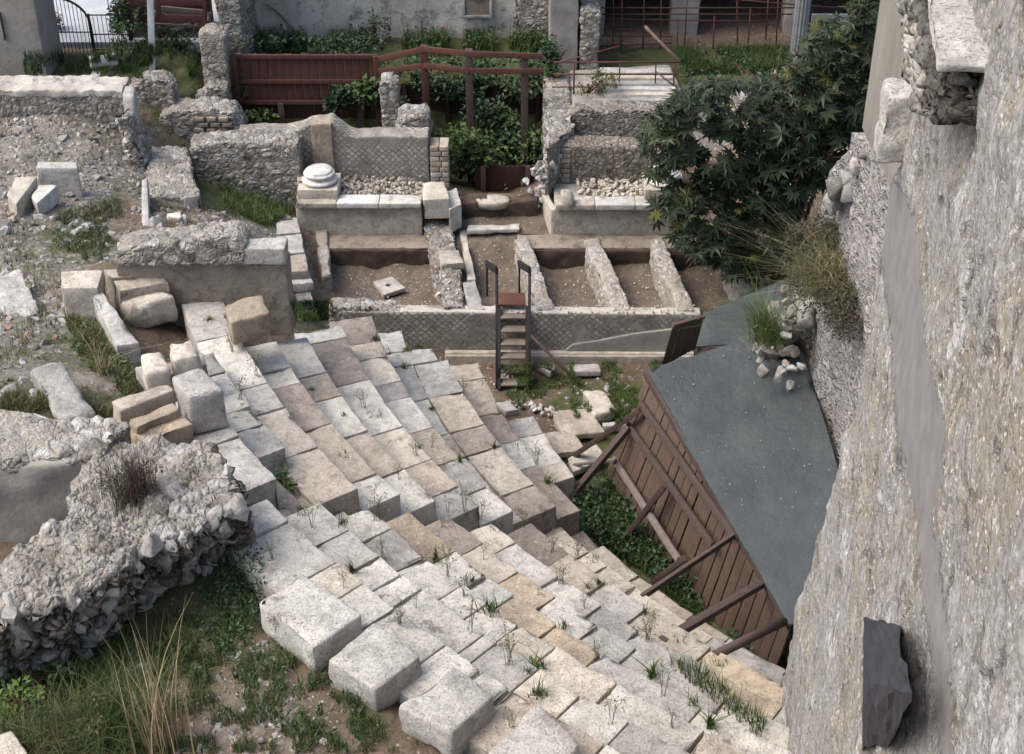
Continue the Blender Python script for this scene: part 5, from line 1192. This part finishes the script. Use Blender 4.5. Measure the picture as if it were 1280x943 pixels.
def on_surface(poly, n, rg, thr=None, fr=.02):
    pp = area(poly, n * (3 if thr is not None else 1), rg)
    if thr is not None:
        k = fbm(np.c_[np.array(pp) * fr, np.full(len(pp), 3.3)], 3); pp = [p for p, q_ in zip(pp, k) if q_ > thr][:n]
    return np.array([tuple(hit(*p)) for p in pp])
def on_soil(poly, n, rg, patchy=False):
    out = []; pp = area(poly, n, rg)
    if patchy: k = fbm(np.c_[np.array(pp) * .03, np.full(len(pp), 7.1)], 3); pp = [p for p, q_ in zip(pp, k) if q_ > -.02]
    for p in pp:
        q_ = onground_fast(*p); out.append(q_)
    return np.array(out)
def onground_fast(px, py):
    z = 2.5
    for _ in range(9): P = U(px, py, z); z += .6 * (gz(P.x, P.y) - z)
    return tuple(U(px, py, z))
rg = np.random.default_rng(5)
def stuff(name, vf, mat, label):
    return tag(put(name, vf[0], vf[1], mat, smooth=False), label, 'grass' if 'grass' in name else 'ground cover', None, 'stuff')

# grass in the orchestra and the other green places
orch = [(600,460),(700,455),(830,452),(800,480),(795,540),(740,530),(690,525),(650,510),(612,480)]
stuff('orchestra_grass', blades(on_surface(orch, 6500, rg, .08, .03), .085, .011, rg, .5), GR_LIGHT, 'short green grass on the orchestra floor')
stuff('pit_grass', blades(on_soil([(710,660),(760,600),(850,720),(900,770),(880,790),(800,715),(740,680)], 3500, rg), .22, .014, rg, .5), GR_GREEN, 'dense green grass between the lower seats and the shed')
p = on_soil([(705,665),(730,620),(770,600),(830,690),(870,730),(905,770),(870,770),(800,710),(750,690)], 2600, rg) + np.c_[rg.normal(0, .05, (2600, 2)), rg.uniform(0, .28, 2600)]
stuff('pit_weeds', leafcloud(p, .085, rg), LF_DARK, 'dark leafy weeds filling the gap along the plank wall')
p = on_soil([(860,690),(895,670),(905,720),(890,760),(850,740)], 700, rg) + np.c_[rg.normal(0, .05, (700, 2)), rg.uniform(0, .5, 700)]
stuff('strut_weeds', leafcloud(p, .09, rg), LF_DARK, 'dark weeds under the long struts')
p = on_soil([(905,790),(960,800),(985,850),(930,840)], 500, rg) + np.c_[rg.normal(0, .05, (500, 2)), rg.uniform(0, .25, 500)]
stuff('wall_foot_weeds', leafcloud(p, .08, rg), LF_DARK, 'weeds at the near foot of the plank wall')
stuff('passage_grass', blades(on_surface([(262,215),(300,235),(372,250),(365,268),(335,285),(285,262)], 3200, rg, -.05), .17, .013, rg, .5), GR_LIGHT, 'bright tall grass in the corner below the grey rubble wall')
stuff('passage_end_grass', blades(on_surface([(362,380),(415,378),(420,400),(372,405)], 1500, rg), .12, .012, rg, .5), GR_GREEN, 'weedy grass at the seat end of the paved passage')
stuff('slope_grass', blades(np.concatenate([on_soil([(70,270),(150,250),(160,320),(90,335)], 4200, rg, True), on_soil([(80,390),(150,430),(180,500),(140,520),(95,450)], 5000, rg, True), on_soil([(0,480),(60,500),(150,515),(140,530),(40,525),(0,512)], 3600, rg, True),
   on_soil([(0,140),(140,140),(140,240),(0,240)], 1700, rg, True), on_soil([(0,260),(100,280),(60,450),(0,470)], 2600, rg, True), on_soil([(180,260),(300,260),(300,300),(180,300)], 1500, rg, True)]), .14, .011, rg, .6), GR_OLIVE, 'thin olive grass on the rubble bank')
stuff('bank_grass', blades(np.concatenate([on_surface([(30,70),(165,68),(165,92),(30,95)], 1600, rg, -.1), on_surface([(165,60),(248,60),(245,100),(170,100)], 1600, rg, -.1)]), .2, .016, rg, .5), GR_GREEN, 'rough grass by the iron gate')
stuff('yard_grass', blades(on_surface([(845,66),(985,62),(985,92),(860,95)], 5200, rg, -.3), .22, .018, rg, .5), GR_GREEN, 'green grass before the portico')
fg = [(0,850),(150,790),(290,740),(330,790),(400,850),(480,900),(500,943),(0,943)]
stuff('foreground_grass', blades(on_soil(fg, 15000, rg, True), .15, .008, rg, .6), GR_GREEN, 'grass over the foreground hollow')
stuff('foreground_dry_grass', blades(on_soil(fg, 2600, rg, True), .09, .005, rg, .9), GR_DRY, 'dry grass over the foreground hollow')
p = on_surface([(270,700),(330,690),(330,760),(300,830),(250,800)], 900, rg) + np.c_[rg.normal(0, .03, (900, 2)), rg.uniform(0, .14, 900)]
stuff('hollow_weeds', leafcloud(p, .05, rg), LF_DARK, 'low weeds at the foot of the ruined wall')
# scattered rubble on bank and terrace
def gstones(poly, n, size, name, label, thr=None):
    p = on_soil(poly, n, rg); v, f = rocks_at(p, size * np.exp(rg.normal(0, .55, len(p))), rg); tag(put(name, v, f, ROCKM, smooth=False), label, 'stones', None, 'stuff')
gstones([(0,128),(140,128),(150,240),(90,260),(0,270)], 700, .035, 'terrace_rubble', 'pale rubble bedded all over the terrace')
gstones([(0,265),(130,260),(150,320),(80,420),(90,500),(0,500)], 500, .045, 'bank_rubble', 'pale rubble over the bank at the left edge')
gstones([(160,150),(180,250),(300,270),(300,300),(160,300)], 300, .04, 'path_rubble', 'pale rubble over the sloping bank', )
gstones([(150,800),(330,800),(450,930),(250,943)], 170, .03, 'hollow_rubble', 'pale chips over the foreground hollow')
gstones([(150,800),(330,800),(500,943),(200,943)], 900, .011, 'hollow_chips', 'tiny pale chips over the foreground hollow')
gstones([(600,470),(800,470),(780,545),(640,500)], 140, .03, 'orchestra_rubble', 'pale chips on the orchestra floor')
gstones([(870,85),(1010,95),(1000,300),(900,130)], 260, .06, 'yard_rubble', 'pale rubble behind the dark shrub')

p = np.array([tuple(V(x, 80 + rg.normal(0, 8), 29.0)) for x in rg.uniform(850, 985, 1500)]); p[:, 2] = 2.12 + rg.uniform(0, .22, 1500); p[:, 1] += rg.normal(0, .5, 1500); stuff('yard_weeds', leafcloud(p[fbm(p * 1.5, 3) > -.1], .09, rg), LF_DARK, 'dark weeds before the portico')
p = on_soil([(60,275),(150,250),(165,315),(110,340),(70,325)], 900, rg, True); p = p + np.c_[rg.normal(0, .03, (len(p), 2)), rg.uniform(0, .2, len(p))]; stuff('slope_weeds', leafcloud(p, .06, rg), LF_DARK, 'grey-green weeds on the bank above the heap of blocks')
p = on_soil([(100,395),(165,450),(190,510),(130,520),(90,450)], 900, rg, True); p = p + np.c_[rg.normal(0, .03, (len(p), 2)), rg.uniform(0, .15, len(p))]; stuff('slope_weeds', leafcloud(p, .05, rg), LF_MID, 'green weeds left of the long grey kerb block')
p = on_soil([(230,740),(330,700),(420,830),(480,900),(380,940),(200,830)], 2600, rg, True); p = p + np.c_[rg.normal(0, .03, (len(p), 2)), rg.uniform(0, .1, len(p))]; stuff('hollow_cover', leafcloud(p, .045, rg), LF_DARK, 'low weeds around the big white blocks')
p = np.array([tuple(V(x, y_, yy)) for x, y_, yy in zip(rg.uniform(480, 690, 2600), rg.uniform(72, 118, 2600), rg.uniform(28.1, 29.4, 2600))]); stuff('bank_overgrowth', leafcloud(p[fbm(p * 1.6, 3) > -.1], .12, rg), LF_DARK, 'overgrowth spilling over the dark boards')
p = np.array([tuple(V(x, y_, yy)) for x, y_, yy in zip(rg.uniform(535, 685, 2400), rg.uniform(165, 245, 2400), rg.uniform(26.3, 27.6, 2400))]); stuff('pit_overgrowth', leafcloud(p[fbm(p * 1.8, 3) > -.05], .11, rg), LF_MID, 'leafy overgrowth filling the pit below the railing')
p = np.array([tuple(V(x, y_, yy)) for x, y_, yy in zip(rg.uniform(285, 480, 1800), rg.uniform(45, 68, 1800), rg.uniform(28.3, 29.9, 1800))]); stuff('fence_overgrowth', leafcloud(p[fbm(p * 1.6, 3) > -.02], .1, rg), LF_DARK, 'overgrowth showing above the board fence')
# bushes
def bush(name, px, py, rad, n, size, mat, label, cat='bush', Y=None, dz=0, tilt=.8, group=None):
    c = np.array(hit(px, py)) if Y is None else np.array(V(px, py, Y)); c = c + [0, 0, dz]
    o = empty(name, (c[0], c[1], c[2] - rad[2]), label, cat, group)
    v, f = leafcloud(clump(c, np.array(rad), n, rg), size, rg, tilt); put('foliage', v, f, mat, parent=o, smooth=False)
    st_ = [tube([(c[0] + rg.normal(0, .05), c[1], c[2] - rad[2]), tuple(c + rg.normal(0, .35, 3) * rad), tuple(c + rg.normal(0, .6, 3) * rad)], [.018, .012, .004], 4) for _ in range(6)]
    v, f = merge(st_); put('stems', v, f, BARK, parent=o); return o
bs = 'bushes of the overgrown pit'
bush('bush', 575, 195, (.7, .45, .5), 1200, .13, LF_MID, 'mid green bush between the scene wall and the tall grey post', Y=26.5, group=bs)
bush('bush', 620, 185, (.75, .5, .6), 1500, .13, LF_DARK, 'dark bush filling the middle of the overgrown pit', Y=27.2, group=bs)
bush('bush', 664, 195, (.45, .5, .6), 900, .13, LF_DARK, 'dark bush at the right end of the overgrown pit', Y=27.2, group=bs)
bush('bush', 625, 150, (.35, .3, .5), 500, .14, LF_MID, 'sprig of lighter leaves rising from the overgrown pit', Y=27.6, group=bs)
bush('bush', 545, 190, (.3, .4, .5), 600, .12, LF_DARK, 'dark bush tight against the end of the scene wall', Y=26.6, group=bs)
bush('hanging_creeper', 560, 105, (.8, .3, .28), 900, .12, LF_DARK, 'creeper hanging over the dark boards, left half', Y=28.05, group='creepers')
bush('hanging_creeper', 635, 105, (.9, .3, .3), 1100, .12, LF_DARK, 'creeper hanging over the dark boards, right half', Y=28.05, group='creepers')
bush('creeper', 430, 125, (.75, .2, .28), 900, .13, LF_DARK, 'creeper sprawling on the red-brown board fence', Y=27.8, group='creepers')
bush('bush', 455, 112, (.3, .2, .2), 260, .16, LF_MID, 'leafy sprig on the right part of the board fence', Y=27.75)
bush('bush', 288, 118, (.2, .3, .5), 500, .11, LF_DARK, 'dark bush between the rubble pillar and the board fence', Y=27.8)
bush('bush', 325, 147, (.25, .2, .18), 260, .12, LF_MID, 'small leafy plant at the foot of the board fence', Y=27.6)
bush('bush', 150, 8, (.4, .4, .5), 700, .1, LF_DARK, 'dark bush at the top left beside the timber frame', Y=29.0)
bush('bush', 215, 55, (.7, .3, .3), 800, .09, LF_DARK, 'dark bush on the bank under the timber frame', Y=28.8)
bush('bush', 150, 55, (.3, .3, .35), 350, .08, LF_MID, 'thin bush right of the iron railing', Y=28.2)
bush('brown_bush', 62, 38, (.25, .3, .45), 1500, .06, leaf('dry_brown_leaf', (.05, .032, .022), (.1, .07, .05)), 'brown dried bush behind the arched gate', Y=29.6)
bush('bush', 690, 68, (.35, .3, .35), 500, .1, LF_DARK, 'bush at the foot of the plaster pillar', Y=28.2)
bush('bush', 735, 105, (.4, .3, .2), 600, .06, GR_OLIVE, 'wispy weeds on the left part of the platform', Y=27.2)
# tall weeds along the foot of the back wall
for i, (x0_, x1_, l) in enumerate(((285,400,'band of weeds at the wall foot above the board fence'), (400,520,'tall weeds at the wall foot in the middle'), (520,600,'tall weeds at the wall foot behind the railing'), (600,690,'weeds at the wall foot right of the blocked window'))):
    p = np.array([tuple(V(x, 62 + rg.normal(0, 4), 29.9)) for x in rg.uniform(x0_, x1_, 900)]); p[:, 1] += rg.normal(0, .25, len(p)); p[:, 2] = 2.1
    p = p[fbm(np.c_[p[:, 0] * 1.3, np.zeros((len(p), 2))], 3) > -.12]
    stuff('wall_foot_grass', blades(p, .55, .03, rg, .3), GR_GREEN, l)
    q_ = p[:500]; q_ = q_ + np.c_[np.zeros((len(q_), 2)), rg.uniform(0, .5, len(q_))]; stuff('wall_foot_weeds', leafcloud(q_, .1, rg), LF_DARK, l + ', its broad leaves')
bush('bush', 465, 50, (.28, .2, .5), 420, .08, LF_DARK, 'tall dark weed climbing the pale back wall', Y=30.0)

# the castor shrub
cs = empty('castor_shrub', (4.7, 22.4, 1.0), 'large dark castor shrub with star shaped leaves hanging over the stage', 'shrub')
outline = [(800,168),(812,140),(850,118),(880,92),(930,98),(965,104),(1000,60),(1022,30),(1060,8),(1106,-40),(1120,-20),(1118,60),(1112,170),(1078,196),(1040,225),(1012,245),(990,290),(975,330),(945,352),(920,356),(898,330),(868,322),(842,300),(815,272),(822,240),(808,205)]
pp = np.array(area(outline, 3700, rg)); kz = fbm(np.c_[pp * .03, np.zeros(len(pp))], 3); keep = kz + (pp[:, 0] - 930) / 800 > -.2; pp = pp[keep]
pts = np.array([tuple(V(x, y, yy)) for (x, y), yy in zip(pp, rg.uniform(20.9, 23.4, len(pp)))])
v, f = inst(STAR[0], STAR[1], pts, face_rot(len(pts), rg, .55), 0.2 * rg.uniform(.45, 1.3, len(pts))); put('foliage', v, f, LF_CASTOR, parent=cs, smooth=False)
st_ = []
root = np.array([4.7, 22.4, .9])
for i in range(16):
    tp = pts[rg.integers(len(pts))]; mid = root * .5 + tp * .5 + [0, 0, .5] + rg.normal(0, .2, 3); st_.append(tube([tuple(root + rg.normal(0, .08, 3)), tuple(mid), tuple(tp)], [.045, .03, .012], 6))
    for j in range(5):
        t2 = tp + rg.normal(0, .5, 3); st_.append(tube([tuple(mid), tuple((mid + t2) / 2 + [0, 0, .15]), tuple(t2)], [.02, .012, .006], 5))
v, f = merge(st_); put('branches', v, f, BARK, parent=cs)
sp_ = pts[rg.integers(len(pts), size=60)]; sp_ = np.repeat(sp_, 8, 0) + rg.normal(0, .05, (480, 3)); v, f = rocks_at(sp_, .022, rg); put('seed_clusters', v, f, plain('seed_husk', (.1, .045, .03), .8), parent=cs, smooth=False)['kind'] = 'stuff'

# shrub on the old wall, tuft on the rubble stump
def tuft(name, base, n, h, w, mat, label, cat='grass tuft', lean=.5, spread=.1, direction=(0, 0), group=None, leafm=None):
    o = empty(name, base, label, cat, group); p = np.array(base) + np.c_[rg.normal(0, spread, (n, 2)), np.zeros(n)]
    v, f = blades(p, h, w, rg, lean, 5); dz = v[:, 2] - base[2]; v[:, 0] += direction[0] * np.clip(dz, 0, 9) ** 1.5; v[:, 1] += direction[1] * np.clip(dz, 0, 9) ** 1.5
    put('blades', v, f, mat, parent=o, smooth=False)
    if leafm: v, f = leafcloud(clump((base[0], base[1], base[2] + h * .3), np.array((h * .5, h * .5, h * .3)), n, rg), .035, rg); put('leaves', v, f, leafm, parent=o, smooth=False)
    return o
o = tuft('dry_shrub', (4.2, 16.75, 4.1), 1100, .75, .008, GR_OLIVE, 'compact brownish wiry shrub hugging the old rubble wall', 'shrub', 1.2, .22, (-.2, -.1))
v, f = leafcloud(clump((4.12, 16.7, 4.3), np.array((.5, .95, .5)), 7500, rg, 12), .05, rg); put('leaves', v, f, leaf('brown_olive_leaf', (.03, .03, .016), (.07, .058, .034), .8, (.15, .11, .06)), parent=o, smooth=False)
v, f = blades(np.array([4.15, 16.7, 4.2]) + rg.normal(0, .25, (260, 3)) * [.6, 1, .6], .5, .006, rg, 1.6, 5); put('dry_stalks', v, f, GR_DRY, parent=o, smooth=False)
b = U(962, 425, 2.75); tuft('grass_tuft', (b.x, b.y, 2.75), 380, .75, .011, GR_LIGHT, 'long green grass tuft growing from the rubble stump over the blue roof', lean=.8, spread=.12, direction=(-.55, .1))
b = U(950, 432, 2.7); tuft('grass_tuft', (b.x, b.y, 2.65), 60, .3, .006, GR_DRY, 'dry stalks drooping from the rubble stump over the blue roof', lean=1.2, spread=.1, direction=(-.4, -.2))
# foreground plants
b = hit(205, 935); tuft('straw_tuft', b, 75, 1.25, .016, GR_DRY, 'tall clump of dry straw stalks in the left foreground', lean=.3, spread=.09, direction=(0, 0))
b = hit(150, 915); tuft('feathery_plant', b, 1300, .5, .006, GR_GREEN, 'large feathery green plant in the left foreground', 'plant', .8, .16, (.1, 0), leafm=GR_OLIVE)
b = hit(75, 925); tuft('feathery_plant', b, 800, .42, .006, GR_OLIVE, 'olive feathery plant at the lower left, left of the larger one', 'plant', .8, .16, leafm=LF_DARK)
bush('leafy_plant', 25, 880, (.22, .2, .12), 260, .075, LF_BRIGHT, 'bright leafy plant at the left edge of the foreground', 'plant', dz=.1)
bush('leafy_plant', 45, 850, (.3, .2, .12), 500, .06, LF_DARK, 'dark leafy plant at the foot of the ruined wall', 'plant', dz=.1)
b = hit(170, 625); tuft('purple_plant', b, 420, .62, .006, ST_PURPLE, 'purplish brown wiry plant growing on top of the ruined wall', 'plant', .5, .1, leafm=LF_DARK)
b = hit(150, 640); tuft('wiry_plant', b, 40, .75, .006, ST_DARK, 'tall thin dark stalks on the ruined wall, left of the purplish plant', 'plant', .3, .12)
b = hit(130, 470); tuft('dry_twigs', b, 26, .7, .008, GR_DRY, 'bare dry twigs beside the long grey kerb block', 'plant', .9, .05)
bush('weed_bush', 362, 612, (.16, .16, .14), 260, .055, LF_MID, 'leafy weed in the gap between the seating wedges', 'weed', dz=.05)
sp2 = []
for A_k, R_k in ((AU, RU), (AL, RL)):
    for k in A_k:
        if k + 1 not in ZR: continue
        for a in np.arange(A_k[k][0], A_k[k][-1], .012 / R_k[k]):
            if pn(np.array([[a * 16, k * 5.1, 2.2]]))[0] > .24: sp2.append((CX + (R_k[k + 1] - .02) * math.cos(a), CY + (R_k[k + 1] - .02) * math.sin(a), ZR[k]))
stuff('row_grass', blades(np.array(sp2), .07, .007, rg, .7), GR_OLIVE, 'thin grass in patches along the backs of the seat rows')
p = np.array([np.array(fn_hw(t, v_)) for t, v_ in zip(rg.random(500), rg.random(500))]) if False else on_surface([(60,700),(150,560),(270,570),(280,620),(180,670),(90,740)], 700, rg, .02, .03)
stuff('wall_top_grass', blades(p, .1, .007, rg, .6), GR_OLIVE, 'grass in the hollows of the ruined wall top')
# weeds of the seats: a rosette and a stalky kind, copied
def make_rosette(k):
    o = empty('rosette_weed', (0, 0, 0), 'small spiky rosette weed growing from a joint of the seats', 'weed', 'rosette weeds in the seat joints')
    n = (34, 20, 46, 26)[k]; v, f = blades(np.c_[rg.normal(0, .015 + .01 * k, (n, 2)), np.zeros(n)], (.15, .12, .18, .1)[k], (.02, .014, .012, .022)[k], rg, (1.1, .8, .9, 1.4)[k], 3); put('leaves', v, f, (GR_GREEN, GR_OLIVE, GR_GREEN, LF_MID)[k], parent=o, smooth=False)
    v, f = blades(np.zeros((6, 3)), .2, .006, rg, .8, 3); put('dry_leaves', v, f, GR_DRY, parent=o, smooth=False); return o
def make_stalk(k):
    o = empty('stalk_weed', (0, 0, 0), 'thin wiry stalk weed rising from the seats', 'weed', 'stalk weeds of the seats')
    ts, lv = [], []
    for i in range(4 + k * 2):
        a = rg.uniform(0, 6.28); r = rg.uniform(.02, .12); h = rg.uniform(.2, .42); p0 = np.array([rg.normal(0, .02), rg.normal(0, .02), -.02]); p2 = np.array([r * math.cos(a), r * math.sin(a), h]); p1 = (p0 + p2) / 2 + [0, 0, .05]
        ts.append(tube([p0, p1, p2], [.0032, .0025, .0015], 4))
        for j in range(4):
            q0 = p1 + (p2 - p1) * rg.random(); q1 = q0 + [rg.normal(0, .05), rg.normal(0, .05), rg.uniform(.02, .09)]; ts.append(tube([q0, q1], [.0022, .0014], 3)); lv.append(q1)
    v, f = merge(ts); put('stems', v, f, ST_DARK, parent=o, smooth=False)
    v, f = leafcloud(np.array(lv * 2) + rg.normal(0, .01, (len(lv) * 2, 3)), .028, rg); put('leaves', v, f, GR_OLIVE, parent=o, smooth=False); return o
def dup(o):
    c = o.copy(); COL.objects.link(c)
    for ch in o.children:
        d_ = ch.copy(); COL.objects.link(d_); d_.parent = c
    return c
ros = [make_rosette(k) for k in range(4)]; used = set(); ri = 0
for x, y, s in [(588,727,1.3),(613,763,1.7),(672,835,1.6),(673,868,1.5),(545,700,1.4),(748,730,1.3),(805,768,1.1),(888,910,1.6),(575,577,1.2),(524,560,1.2),(440,716,1.2),(705,785,1.3),(815,845,1.6),(540,512,1),(505,460,1),(470,425,1.1),(390,487,1),(283,398,1),(262,400,1),(685,603,1.1),(660,840,1.2),(735,735,1.1),(428,655,1),(868,880,1.4),(618,560,1),(523,434,.9),(430,520,.9),(508,438,1),(850,830,1.2)]:
    ri = int(rg.integers(4)); o = dup(ros[ri]) if ri in used else ros[ri]; used.add(ri); o.location = hit(x, y); s *= rg.uniform(.45, .85); o.scale = (s, s, s); o.rotation_euler.z = rg.uniform(0, 6.28)
for ri in range(4):
    if ri not in used: ros[ri].location = hit(600 + 20 * ri, 700)
stk = [make_stalk(k) for k in range(3)]; used = set()
STALKS = [(430,735),(605,700),(560,720),(382,535),(520,570),(690,845),(520,760),(320,470),(840,910),(640,700),(700,730),(655,720),(390,660),(470,650),(580,745),(615,780),(745,825),(770,790),(560,640),(580,640),(500,600),(400,700),(340,700),(660,760),(600,650),(690,690),(720,700),(530,730),(635,830),(745,870),(765,905),(810,800),(300,500),(330,540),(290,440),(560,800),(590,790),(655,660),(480,700),(450,690),(500,780),(680,800),(830,870),(730,760),(540,560),(650,560),(670,580),(600,520),(580,500),(455,510),(345,790),(370,810),(640,910),(680,905)]
for i, (x, y) in enumerate(STALKS[::2] + STALKS[1::6]):
    o = dup(stk[i % 3]) if (i % 3) in used else stk[i % 3]; used.add(i % 3); o.location = hit(x, y); s = rg.uniform(.55, 1.0); o.scale = (s, s, s); o.rotation_euler.z = rg.uniform(0, 6.28)
p = on_surface([(835,830),(870,832),(960,905),(950,925),(880,870)], 420, rg); stuff('seat_weeds', blades(p, .2, .01, rg, .6), GR_GREEN, 'long weeds growing along a seat row near the crumbling wall')
p = np.concatenate([on_surface([(x - 9, y - 5), (x + 9, y - 4), (x + 9, y + 5), (x - 9, y + 5)], 26, rg) for x, y in [(505,412),(480,440),(560,580),(650,640),(430,570),(470,520),(620,660),(700,650),(740,700),(350,580),(380,640),(560,655),(850,800),(900,830),(610,480),(640,560)]]); stuff('joint_grass', blades(p, .07, .008, rg, .6), GR_GREEN, 'small grass in the joints of the seats')
